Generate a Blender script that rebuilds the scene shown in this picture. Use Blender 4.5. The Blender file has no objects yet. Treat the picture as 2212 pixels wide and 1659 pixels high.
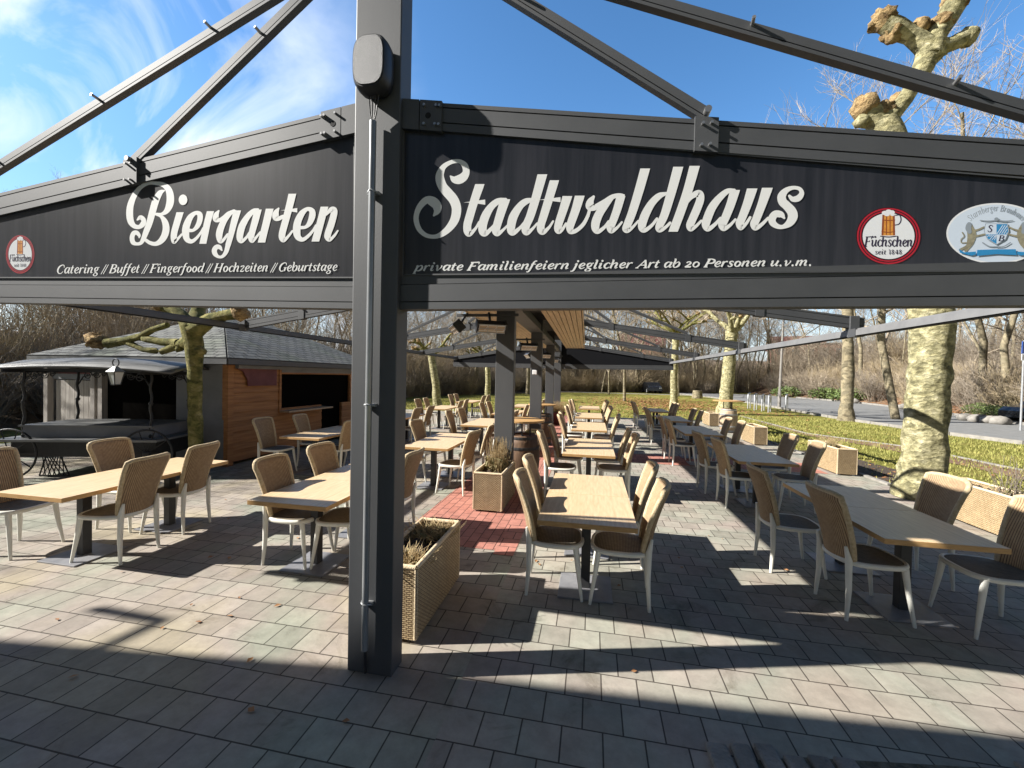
import bpy, bmesh, math, random
import numpy as np
from mathutils import Vector, Matrix
R_ = random.Random(7)
rad = math.radians
SC = bpy.context.scene
COL = SC.collection

# ---------------------------------------------------------------- camera
F_, CX, CY, EYE = 900., 1106., 829.5, 1.75
yaw, pit, rol = rad(10.94), rad(-1.05), rad(1.2)
fw = Vector((-math.sin(yaw)*math.cos(pit), math.cos(yaw)*math.cos(pit), math.sin(pit)))
r0 = Vector((math.cos(yaw), math.sin(yaw), 0)); u0 = r0.cross(fw)
RV = r0*math.cos(rol)+u0*math.sin(rol); UV = -r0*math.sin(rol)+u0*math.cos(rol)
CAMP = Vector((0, 0, EYE))
cam = bpy.data.cameras.new('camera'); camo = bpy.data.objects.new('camera', cam); COL.objects.link(camo)
cam.sensor_fit = 'HORIZONTAL'; cam.sensor_width = 36.; cam.lens = F_/2212*36
cam.clip_end = 2000; cam.clip_start = .05
camo.matrix_world = Matrix(((RV.x, UV.x, -fw.x, 0), (RV.y, UV.y, -fw.y, 0), (RV.z, UV.z, -fw.z, EYE), (0, 0, 0, 1)))
SC.camera = camo
def ray(x, y): return fw+RV*((x-CX)/F_)+UV*((CY-y)/F_)
def aty(x, y, Y):                       # where the sight line to a photo point meets the plane at depth Y
    d = ray(x, y); return CAMP+d*(Y/d.y)
def atz(x, y, z=0.):
    d = ray(x, y); return CAMP+d*((z-EYE)/d.z)

# ---------------------------------------------------------------- light
SUN_EL, SUN_AZ = rad(34.2), rad(15.0)
sd = Vector((math.cos(SUN_AZ)*math.cos(SUN_EL), math.sin(SUN_AZ)*math.cos(SUN_EL), -math.sin(SUN_EL)))
sl = bpy.data.lights.new('sun', 'SUN'); sl.energy = 5.0; sl.angle = rad(.53); sl.color = (1, .965, .905)
so = bpy.data.objects.new('sun', sl); COL.objects.link(so); so.rotation_mode = 'QUATERNION'
so.rotation_quaternion = sd.to_track_quat('-Z', 'Y'); so.location = (-20, -5, 20)
W = bpy.data.worlds.new('World'); SC.world = W; W.use_nodes = True
nt = W.node_tree; nt.nodes.clear()
def N(nt, t, **k):
    n = nt.nodes.new(t)
    for a, v in k.items():
        if a.startswith('_'): setattr(n, a[1:], v)
        else: n.inputs[a.replace('__', ' ')].default_value = v
    return n
def ramp(nt, fac, stops, interp='LINEAR'):
    r = nt.nodes.new('ShaderNodeValToRGB'); r.color_ramp.interpolation = interp
    e = r.color_ramp.elements
    while len(e) < len(stops): e.new(.5)
    for i, (p, c) in enumerate(stops): e[i].position = p; e[i].color = tuple(c)+(1,) if len(c) == 3 else c
    if fac is not None: nt.links.new(fac, r.inputs[0])
    return r.outputs[0]
sky = nt.nodes.new('ShaderNodeTexSky'); sky.sky_type = 'NISHITA'; sky.sun_disc = False
sky.sun_elevation = SUN_EL; sky.sun_rotation = math.atan2(-sd.x, -sd.y); sky.air_density = 1.0; sky.dust_density = .4; sky.ozone_density = 1.6
tc = nt.nodes.new('ShaderNodeTexCoord')
sep = nt.nodes.new('ShaderNodeSeparateXYZ'); nt.links.new(tc.outputs['Generated'], sep.inputs[0])
mp = nt.nodes.new('ShaderNodeMapping'); mp.inputs['Rotation'].default_value = (0, .5, .9); mp.inputs['Scale'].default_value = (1.2, 4.5, 3.2)
nt.links.new(tc.outputs['Generated'], mp.inputs[0])
cn = N(nt, 'ShaderNodeTexNoise', Scale=1.6, Detail=7., Roughness=.55, Distortion=.6); nt.links.new(mp.outputs[0], cn.inputs[0])
cm = ramp(nt, cn.outputs[0], [(.46, (0, 0, 0)), (.78, (1, 1, 1))])
mx = ramp(nt, sep.outputs[0], [(.0, (1, 1, 1)), (.12, (.8, .8, .8)), (.34, (0, 0, 0))])     # cirrus on the western side
hz = ramp(nt, sep.outputs[2], [(.0, (.8, .8, .8)), (.08, (.4, .4, .4)), (.22, (0, 0, 0))])
# generated direction is -1..1: shift x
addx = N(nt, 'ShaderNodeMath', _operation='MULTIPLY_ADD'); addx.inputs[1].default_value = .5; addx.inputs[2].default_value = .5
nt.links.new(sep.outputs[0], addx.inputs[0]); nt.links.new(addx.outputs[0], mx.node.inputs[0])
m1 = N(nt, 'ShaderNodeMath', _operation='MULTIPLY'); nt.links.new(cm, m1.inputs[0]); nt.links.new(mx, m1.inputs[1])
m2 = N(nt, 'ShaderNodeMath', _operation='MULTIPLY_ADD', _use_clamp=True); nt.links.new(m1.outputs[0], m2.inputs[0]); m2.inputs[1].default_value = 1.7; nt.links.new(hz, m2.inputs[2])
mixs = nt.nodes.new('ShaderNodeMix'); mixs.data_type = 'RGBA'
nt.links.new(m2.outputs[0], mixs.inputs[0]); nt.links.new(sky.outputs[0], mixs.inputs[6]); mixs.inputs[7].default_value = (9.3, 9.9, 10.9, 1)
hs = N(nt, 'ShaderNodeHueSaturation', Saturation=1.26, Value=1.0)
gn = ramp(nt, sep.outputs[2], [(.0, (.42,)*3), (.12, (.75,)*3), (.45, (1.05,)*3), (.70, (.95,)*3), (.86, (.3,)*3), (1., (.09,)*3)])   # zenith dimmed to cut ambient light, middle heights kept bright
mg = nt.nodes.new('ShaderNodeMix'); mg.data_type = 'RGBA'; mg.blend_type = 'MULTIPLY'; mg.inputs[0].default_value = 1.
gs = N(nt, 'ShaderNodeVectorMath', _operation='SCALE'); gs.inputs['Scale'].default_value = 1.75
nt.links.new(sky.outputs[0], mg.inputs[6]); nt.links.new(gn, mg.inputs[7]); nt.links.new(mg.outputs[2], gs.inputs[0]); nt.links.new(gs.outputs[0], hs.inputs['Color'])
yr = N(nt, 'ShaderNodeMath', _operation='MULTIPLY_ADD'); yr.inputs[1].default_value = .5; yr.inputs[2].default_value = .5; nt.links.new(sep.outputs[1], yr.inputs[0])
ys = ramp(nt, yr.outputs[0], [(.0, (.14,)*3), (.45, (.24,)*3), (.68, (1.05,)*3)])  # sky behind the camera dimmed to deepen the shade
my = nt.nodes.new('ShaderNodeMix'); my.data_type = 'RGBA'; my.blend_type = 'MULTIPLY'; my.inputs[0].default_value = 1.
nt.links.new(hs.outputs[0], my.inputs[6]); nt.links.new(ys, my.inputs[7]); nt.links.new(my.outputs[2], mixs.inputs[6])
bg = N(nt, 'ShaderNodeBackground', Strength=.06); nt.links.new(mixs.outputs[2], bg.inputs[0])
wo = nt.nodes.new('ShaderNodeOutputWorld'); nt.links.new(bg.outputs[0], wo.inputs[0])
SC.view_settings.view_transform = 'Standard'; SC.view_settings.look = 'None'
SC.view_settings.exposure = 1.15; SC.view_settings.gamma = 1.0

# ---------------------------------------------------------------- materials
def mat(name, c1, c2=None, scale=6., rough=.7, metal=0., bump=0., bscale=None, stretch=(1, 1, 1), detail=5., lo=.35, hi=.65, spec=.5, coat=0.):
    m = bpy.data.materials.new(name); m.use_nodes = True; t = m.node_tree; b = t.nodes['Principled BSDF']
    b.inputs['Roughness'].default_value = rough; b.inputs['Metallic'].default_value = metal
    b.inputs['Specular IOR Level'].default_value = spec
    if coat: b.inputs['Coat Weight'].default_value = coat; b.inputs['Coat Roughness'].default_value = .08
    if c2 is None and not bump: b.inputs['Base Color'].default_value = tuple(c1)+(1,); return m
    tc = t.nodes.new('ShaderNodeTexCoord'); mp = t.nodes.new('ShaderNodeMapping'); mp.inputs['Scale'].default_value = stretch
    t.links.new(tc.outputs['Object'], mp.inputs[0])
    n = N(t, 'ShaderNodeTexNoise', Scale=scale, Detail=detail, Roughness=.6); t.links.new(mp.outputs[0], n.inputs[0])
    t.links.new(ramp(t, n.outputs[0], [(lo, c1), (hi, c2 or c1)]), b.inputs['Base Color'])
    if bump:
        n2 = N(t, 'ShaderNodeTexNoise', Scale=bscale or scale*4, Detail=6.); t.links.new(mp.outputs[0], n2.inputs[0])
        bp = N(t, 'ShaderNodeBump', Strength=bump, Distance=.02); t.links.new(n2.outputs[0], bp.inputs['Height']); t.links.new(bp.outputs[0], b.inputs['Normal'])
    return m
def mixc(t, fac, a, b, mode='MIX'):
    m = t.nodes.new('ShaderNodeMix'); m.data_type = 'RGBA'; m.blend_type = mode
    for s, v in ((0, fac), (6, a), (7, b)):
        if isinstance(v, (int, float)): m.inputs[s].default_value = v
        elif isinstance(v, tuple): m.inputs[s].default_value = v+(1,) if len(v) == 3 else v
        else: t.links.new(v, m.inputs[s])
    return m.outputs[2]
def brickmat(name, ca, cb, mortar, bw, rh, msize, tints=None, rough=.85, bump=.5, offset=.5, off=(0, 0, 0), rot=0., uv='xy', speck=.25):
    m = bpy.data.materials.new(name); m.use_nodes = True; t = m.node_tree; b = t.nodes['Principled BSDF']
    b.inputs['Roughness'].default_value = rough; b.inputs['Specular IOR Level'].default_value = .3
    tc = t.nodes.new('ShaderNodeTexCoord'); vec = tc.outputs['Object']
    if uv == 'side':                      # u = x + y, v = z : works on both pairs of upright faces
        s = t.nodes.new('ShaderNodeSeparateXYZ'); t.links.new(vec, s.inputs[0])
        a = N(t, 'ShaderNodeMath', _operation='ADD'); t.links.new(s.outputs[0], a.inputs[0]); t.links.new(s.outputs[1], a.inputs[1])
        c = t.nodes.new('ShaderNodeCombineXYZ'); t.links.new(a.outputs[0], c.inputs[0]); t.links.new(s.outputs[2], c.inputs[1]); vec = c.outputs[0]
    mp = t.nodes.new('ShaderNodeMapping'); mp.inputs['Location'].default_value = off; mp.inputs['Rotation'].default_value = (0, 0, rot); t.links.new(vec, mp.inputs[0])
    br = N(t, 'ShaderNodeTexBrick', Scale=1., Bias=0.); br.offset = offset; br.offset_frequency = 2; br.squash = 1.
    br.inputs['Mortar Size'].default_value = msize; br.inputs['Mortar Smooth'].default_value = .15; br.inputs['Brick Width'].default_value = bw; br.inputs['Row Height'].default_value = rh
    br.inputs['Color1'].default_value = ca+(1,); br.inputs['Color2'].default_value = cb+(1,); br.inputs['Mortar'].default_value = mortar+(1,)
    t.links.new(mp.outputs[0], br.inputs[0]); col = br.outputs[0]
    if tints:
        n = N(t, 'ShaderNodeTexNoise', Scale=.9, Detail=2.); t.links.new(vec, n.inputs[0])
        col = mixc(t, .5, col, mixc(t, 1., col, ramp(t, n.outputs[0], [(.38, tints[0]), (.5, tints[1]), (.62, tints[2])]), 'MULTIPLY'))
        ns = N(t, 'ShaderNodeTexNoise', Scale=2.3, Detail=9., Roughness=.7, Distortion=.8); t.links.new(vec, ns.inputs[0])
        col = mixc(t, 1., col, ramp(t, ns.outputs[0], [(.30, (.62, .60, .56)), (.43, (1, 1, 1)), (.7, (1.06, 1.06, 1.06))]), 'MULTIPLY')
    if speck:
        n3 = N(t, 'ShaderNodeTexNoise', Scale=9., Detail=8., Roughness=.75); t.links.new(vec, n3.inputs[0])
        col = mixc(t, 1., col, ramp(t, n3.outputs[0], [(.3, (1-speck,)*3), (.7, (1+speck*.35,)*3)]), 'MULTIPLY')
    t.links.new(col, b.inputs['Base Color'])
    n4 = N(t, 'ShaderNodeTexNoise', Scale=120., Detail=3.); t.links.new(vec, n4.inputs[0])
    h = N(t, 'ShaderNodeMath', _operation='MULTIPLY_ADD'); t.links.new(br.outputs['Fac'], h.inputs[0]); h.inputs[1].default_value = -1.; 
    sc = N(t, 'ShaderNodeMath', _operation='MULTIPLY'); t.links.new(n4.outputs[0], sc.inputs[0]); sc.inputs[1].default_value = .25; t.links.new(sc.outputs[0], h.inputs[2])
    bp = N(t, 'ShaderNodeBump', Strength=bump, Distance=.006); t.links.new(h.outputs[0], bp.inputs['Height']); t.links.new(bp.outputs[0], b.inputs['Normal'])
    return m
def cordmat(name, c1, c2, gap, period, axis='Y', rough=.75):
    m = bpy.data.materials.new(name); m.use_nodes = True; t = m.node_tree; b = t.nodes['Principled BSDF']; b.inputs['Roughness'].default_value = rough
    b.inputs['Specular IOR Level'].default_value = .35
    tc = t.nodes.new('ShaderNodeTexCoord')
    w = N(t, 'ShaderNodeTexWave', Scale=2*math.pi/(20*period), Distortion=.15, Detail=1.); w.inputs['Detail Scale'].default_value = 2.; w.bands_direction = axis
    t.links.new(tc.outputs['Object'], w.inputs[0])
    n = N(t, 'ShaderNodeTexNoise', Scale=30., Detail=4.); t.links.new(tc.outputs['Object'], n.inputs[0])
    base = ramp(t, n.outputs[0], [(.3, c1), (.7, c2)])
    oi = t.nodes.new('ShaderNodeObjectInfo')
    base = mixc(t, 1., base, ramp(t, oi.outputs['Random'], [(0., (.80, .79, .78)), (.6, (1, 1, 1)), (1., (1.12, 1.10, 1.06))]), 'MULTIPLY')
    t.links.new(mixc(t, ramp(t, w.outputs['Fac'], [(.0, (1, 1, 1)), (.4, (0, 0, 0))]), base, gap), b.inputs['Base Color'])
    bp = N(t, 'ShaderNodeBump', Strength=.4, Distance=.005); t.links.new(w.outputs['Fac'], bp.inputs['Height']); t.links.new(bp.outputs[0], b.inputs['Normal'])
    return m
def barkmat(name, cols, scale=5., bump=.8):
    m = bpy.data.materials.new(name); m.use_nodes = True; t = m.node_tree; b = t.nodes['Principled BSDF']; b.inputs['Roughness'].default_value = .9
    b.inputs['Specular IOR Level'].default_value = .2
    tc = t.nodes.new('ShaderNodeTexCoord'); mp = t.nodes.new('ShaderNodeMapping'); mp.inputs['Scale'].default_value = (1, 1, 1.4); t.links.new(tc.outputs['Object'], mp.inputs[0])
    n = N(t, 'ShaderNodeTexNoise', Scale=scale, Detail=7., Roughness=.65, Distortion=.4); t.links.new(mp.outputs[0], n.inputs[0])
    v = N(t, 'ShaderNodeTexVoronoi', Scale=scale*1.6); t.links.new(mp.outputs[0], v.inputs[0])
    k = len(cols); c = ramp(t, n.outputs[0], [(.3+.4*i/(k-1), cc) for i, cc in enumerate(cols)])
    sv = t.nodes.new('ShaderNodeSeparateColor'); t.links.new(v.outputs['Color'], sv.inputs[0])
    c = mixc(t, 1., c, ramp(t, sv.outputs[0], [(.0, (.7, .7, .66)), (1., (1.25, 1.22, 1.1))]), 'MULTIPLY')
    t.links.new(c, b.inputs['Base Color'])
    n2 = N(t, 'ShaderNodeTexNoise', Scale=scale*4, Detail=8., Roughness=.7); t.links.new(mp.outputs[0], n2.inputs[0])
    bp = N(t, 'ShaderNodeBump', Strength=bump, Distance=.03); hm = N(t, 'ShaderNodeMath', _operation='MULTIPLY_ADD'); t.links.new(v.outputs['Distance'], hm.inputs[0]); hm.inputs[1].default_value = .7; t.links.new(n2.outputs[0], hm.inputs[2]); t.links.new(hm.outputs[0], bp.inputs['Height']); t.links.new(bp.outputs[0], b.inputs['Normal'])
    return m
M = {}
M['steel'] = mat('anthracite_powder_coat', (.040, .042, .046), (.054, .056, .060), 3., .62, 0., spec=1., bump=.03, bscale=300)
M['post'] = mat('anthracite_post_coat', (.042, .044, .048), (.062, .064, .067), 2.5, .60, 0., spec=1., bump=.04, bscale=250, stretch=(1, 1, .25))
M['groove'] = mat('groove_black', (.006, .006, .007), rough=.8)
M['eave'] = mat('light_grey_alu', (.16, .16, .165), (.2, .2, .2), 5., .4)
M['board'] = mat('board_face', (.018, .019, .023), (.034, .034, .04), 5., .3, spec=.55, stretch=(5, 5, .25), detail=8.)
M['letter'] = mat('letter_white', (.80, .80, .78), rough=.5)
M['bolt'] = mat('zinc_bolt', (.45, .45, .45), rough=.35, metal=.8)
M['pipe'] = mat('conduit_grey', (.28, .29, .30), (.34, .35, .36), 4., .25, metal=.35)
M['black'] = mat('black_plastic', (.02, .02, .022), (.03, .03, .032), 40., .45, bump=.05, bscale=400)
M['speaker'] = mat('speaker_grille', (.045, .047, .05), (.06, .06, .065), 200., .5, bump=.3, bscale=500)
M['oak'] = mat('oak_laminate', (.55, .385, .21), (.72, .54, .335), 3.5, .42, stretch=(14, 1.2, 6), bump=.03, bscale=20, lo=.3, hi=.7)
M['oakedge'] = mat('oak_edge', (.44, .25, .09), (.54, .33, .14), 4., .5, stretch=(4, 4, 20))
M['column'] = mat('table_column', (.03, .03, .032), (.045, .045, .045), 8., .5)
M['plate'] = mat('table_base', (.17, .17, .18), (.24, .24, .25), 6., .45, bump=.05)
M['cream'] = mat('chair_cream_lacquer', (.72, .71, .63), (.78, .77, .70), 12., .4)
M['wicker'] = cordmat('chair_back_cord', (.35, .235, .135), (.45, .32, .19), (.11, .07, .04), .014)
M['ropeedge'] = mat('chair_rope_edge', (.46, .35, .20), (.62, .50, .32), 45., .75, bump=.5, bscale=160)
M['seatw'] = cordmat('chair_seat_cord', (.20, .17, .125), (.28, .24, .18), (.07, .055, .04), .012, 'X')
M['basket'] = brickmat('planter_weave', (.66, .49, .27), (.80, .62, .37), (.16, .10, .05), .034, .013, .0035, rough=.6, bump=1., uv='side', speck=.3)
M['rim'] = mat('planter_rim', (.58, .45, .28), (.74, .6, .4), 60., .7, bump=.4, bscale=150)
M['moss'] = mat('mossy_joint', (.07, .065, .04), (.19, .175, .13), 12., .95, bump=.8)
M['soil'] = mat('soil', (.035, .024, .016), (.10, .07, .045), 25., .95, bump=1., bscale=60)
M['straw'] = mat('dry_stalk', (.34, .24, .12), (.52, .40, .22), 8., .85)
M['drygreen'] = mat('dry_leaf', (.13, .12, .05), (.24, .2, .09), 8., .85)
M['paver'] = brickmat('concrete_pavers', (.27, .25, .22), (.36, .335, .295), (.075, .066, .055), .20, .213, .0042, tints=((.86, 1.03, .84), (1.1, .95, .88), (1.22, 1.06, .70)), bump=.5, off=(.03, .05, 0))
M['paver2'] = brickmat('concrete_pavers_offset', (.29, .265, .235), (.38, .35, .31), (.08, .068, .058), .20, .208, .0042, tints=((1.12, .95, .88), (.9, 1.02, .86), (1.12, .99, .84)), bump=.5, off=(.11, .0, 0))
M['redbrick'] = brickmat('red_clinker', (.40, .165, .125), (.48, .215, .165), (.07, .04, .032), .24, .105, .004, bump=.6, rot=rad(90), speck=.3)
M['redslab'] = brickmat('red_slab', (.42, .18, .135), (.49, .22, .17), (.07, .04, .032), .20, .208, .0045, bump=.6, speck=.3)
M['cobble'] = mat('granite_sett', (.17, .16, .14), (.30, .28, .25), 4., .85, bump=.6, bscale=60, detail=8.)
M['asphalt'] = mat('asphalt', (.17, .17, .165), (.22, .22, .215), 3., .9, bump=.3, bscale=120)
M['kerb'] = mat('kerb_stone', (.22, .205, .18), (.31, .29, .26), 5., .9, bump=.3)
M['timber'] = mat('ceiling_larch', (.44, .32, .19), (.60, .46, .30), 3., .6, stretch=(12, .6, 12))
M['roofing'] = mat('roof_felt', (.05, .05, .052), (.08, .08, .08), 5., .85)
M['fabric'] = mat('awning_fabric', (.012, .0125, .015), rough=.9, spec=.1)
M['heatface'] = brickmat('heater_face', (.50, .37, .26), (.62, .48, .36), (.75, .72, .68), .14, .07, .006, rough=.35, uv='side', speck=.1)
M['alu'] = mat('heater_metal', (.45, .44, .42), rough=.3, metal=.7)
M['white'] = mat('white_lamp', (.85, .85, .85), rough=.4)
M['barrel'] = mat('barrel_oak', (.10, .055, .03), (.19, .11, .06), 3., .65, stretch=(9, 9, .7), bump=.2)
M['barrelpale'] = mat('barrel_oak_pale', (.36, .26, .17), (.5, .38, .25), 3., .65, stretch=(9, 9, .7), bump=.2)
M['hoop'] = mat('hoop_iron', (.05, .05, .055), (.1, .1, .1), 10., .5, metal=.5)
M['plank'] = mat('hut_larch', (.24, .10, .032), (.40, .185, .065), 2., .7, stretch=(3, .5, 10), bump=.15)
M['hutgrey'] = mat('hut_grey_panel', (.17, .175, .185), (.22, .225, .235), 2., .7)
M['hutwood'] = mat('weathered_board', (.34, .31, .28), (.5, .46, .41), 2.5, .85, stretch=(12, 12, .6), bump=.2)
M['maroon'] = mat('maroon_board', (.11, .03, .03), (.16, .05, .05), 5., .7)
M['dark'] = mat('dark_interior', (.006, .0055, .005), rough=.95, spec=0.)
M['shingle'] = brickmat('roof_shingle', (.14, .145, .145), (.20, .205, .20), (.03, .03, .03), .28, .13, .012, rough=.9, bump=1., speck=.45, tints=((1, 1, 1), (1.05, 1.02, .9), (.85, .95, .6)))
M['iron'] = mat('wrought_iron', (.014, .014, .015), (.022, .022, .022), 20., .5, bump=.1)
M['zinc'] = mat('zinc_sheet', (.16, .165, .165), (.22, .22, .215), 2., .5, metal=.3)
M['cartroof'] = mat('cart_roof_sheet', (.06, .062, .063), (.11, .11, .108), 2., .55)
M['glass'] = mat('lantern_glass', (.42, .44, .44), rough=.12)
M['plane'] = barkmat('plane_bark', [(.10, .09, .055), (.27, .25, .145), (.45, .415, .26), (.63, .59, .43)], 8., 1.)
M['planegreen'] = barkmat('mossy_bark', [(.05, .055, .02), (.13, .13, .045), (.22, .2, .08), (.3, .27, .14)], 6.)
M['knuckle'] = barkmat('knuckle_bark', [(.10, .06, .03), (.28, .19, .10), (.45, .33, .18), (.2, .13, .07)], 9., 1.)
M['bark'] = barkmat('grey_bark', [(.09, .075, .055), (.2, .17, .12), (.3, .26, .19), (.17, .15, .09)], 3.)
M['twig'] = mat('twig', (.23, .185, .135), (.42, .35, .26), 1.2, .85)
M['twigdark'] = mat('twig_dark', (.17, .14, .11), (.31, .26, .20), 1.2, .85)
M['shrub'] = mat('shrub_twig', (.27, .205, .125), (.46, .375, .235), 1.0, .85)
M['leaf'] = mat('evergreen_leaf', (.05, .085, .02), (.13, .17, .04), 4., .6)
M['litter'] = mat('leaf_litter', (.22, .09, .035), (.42, .22, .09), 3., .85)
M['wall'] = brickmat('red_facade', (.33, .13, .085), (.38, .155, .10), (.28, .2, .16), .25, .08, .01, uv='side', speck=.1)
M['window'] = mat('window_glass', (.10, .12, .15), rough=.15)
M['signblue'] = mat('sign_blue', (.02, .10, .42), rough=.35)
M['galv'] = mat('galvanised', (.42, .43, .44), (.52, .53, .54), 8., .4, metal=.5)
M['lamppole'] = mat('lamp_pole', (.16, .15, .13), (.22, .2, .18), 8., .6)
M['paint'] = mat('car_paint_dark', (.012, .014, .018), rough=.25, coat=.6)
M['tyre'] = mat('tyre', (.015, .015, .015), rough=.85)
M['plaster'] = mat('restaurant_plaster', (.55, .50, .42), (.6, .55, .47), 3., .9)
M['red'] = mat('emblem_red', (.45, .015, .03), rough=.35)
M['emwhite'] = mat('emblem_white', (.78, .79, .80), rough=.35)
M['emdark'] = mat('emblem_dark', (.03, .02, .05), rough=.4)
M['emblack'] = mat('emblem_blackring', (.03, .005, .008), rough=.4)
M['beer'] = mat('emblem_beer', (.62, .22, .03), (.75, .36, .07), 60., .4)
M['embrown'] = mat('emblem_brown', (.28, .07, .02), rough=.4)
M['empale'] = mat('emblem_pale_blue', (.62, .70, .80), rough=.35)
M['emblue'] = mat('emblem_blue', (.03, .25, .52), rough=.4)
M['emlion'] = mat('emblem_lion', (.36, .33, .22), (.22, .2, .14), 60., .5)
M['emgrey'] = mat('emblem_grey', (.28, .32, .36), rough=.4)

def lawnmat():
    m = bpy.data.materials.new('lawn'); m.use_nodes = True; t = m.node_tree; b = t.nodes['Principled BSDF']; b.inputs['Roughness'].default_value = .95; b.inputs['Specular IOR Level'].default_value = .1
    tc = t.nodes.new('ShaderNodeTexCoord')
    n = N(t, 'ShaderNodeTexNoise', Scale=.55, Detail=8., Roughness=.7); t.links.new(tc.outputs['Object'], n.inputs[0])
    c = ramp(t, n.outputs[0], [(.3, (.15, .16, .04)), (.5, (.25, .245, .06)), (.62, (.33, .29, .095)), (.75, (.28, .20, .085))])
    n2 = N(t, 'ShaderNodeTexNoise', Scale=14., Detail=6., Roughness=.8); t.links.new(tc.outputs['Object'], n2.inputs[0])
    c = mixc(t, 1., c, ramp(t, n2.outputs[0], [(.3, (.55, .55, .5)), (.7, (1.35, 1.3, 1.2))]), 'MULTIPLY')
    t.links.new(c, b.inputs['Base Color'])
    bp = N(t, 'ShaderNodeBump', Strength=1., Distance=.08); t.links.new(n2.outputs[0], bp.inputs['Height']); t.links.new(bp.outputs[0], b.inputs['Normal'])
    return m
M['lawn'] = lawnmat()
M['bank'] = mat('bank_soil', (.13, .075, .045), (.27, .17, .095), 1.2, .95, bump=1., bscale=6., detail=9., lo=.3, hi=.7)
M['forestfloor'] = mat('forest_floor', (.15, .11, .07), (.27, .20, .13), .8, .95, bump=1., bscale=4., detail=8.)
M['grassblade'] = mat('grass_blade', (.17, .185, .04), (.36, .33, .10), 1.5, .9)

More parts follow.
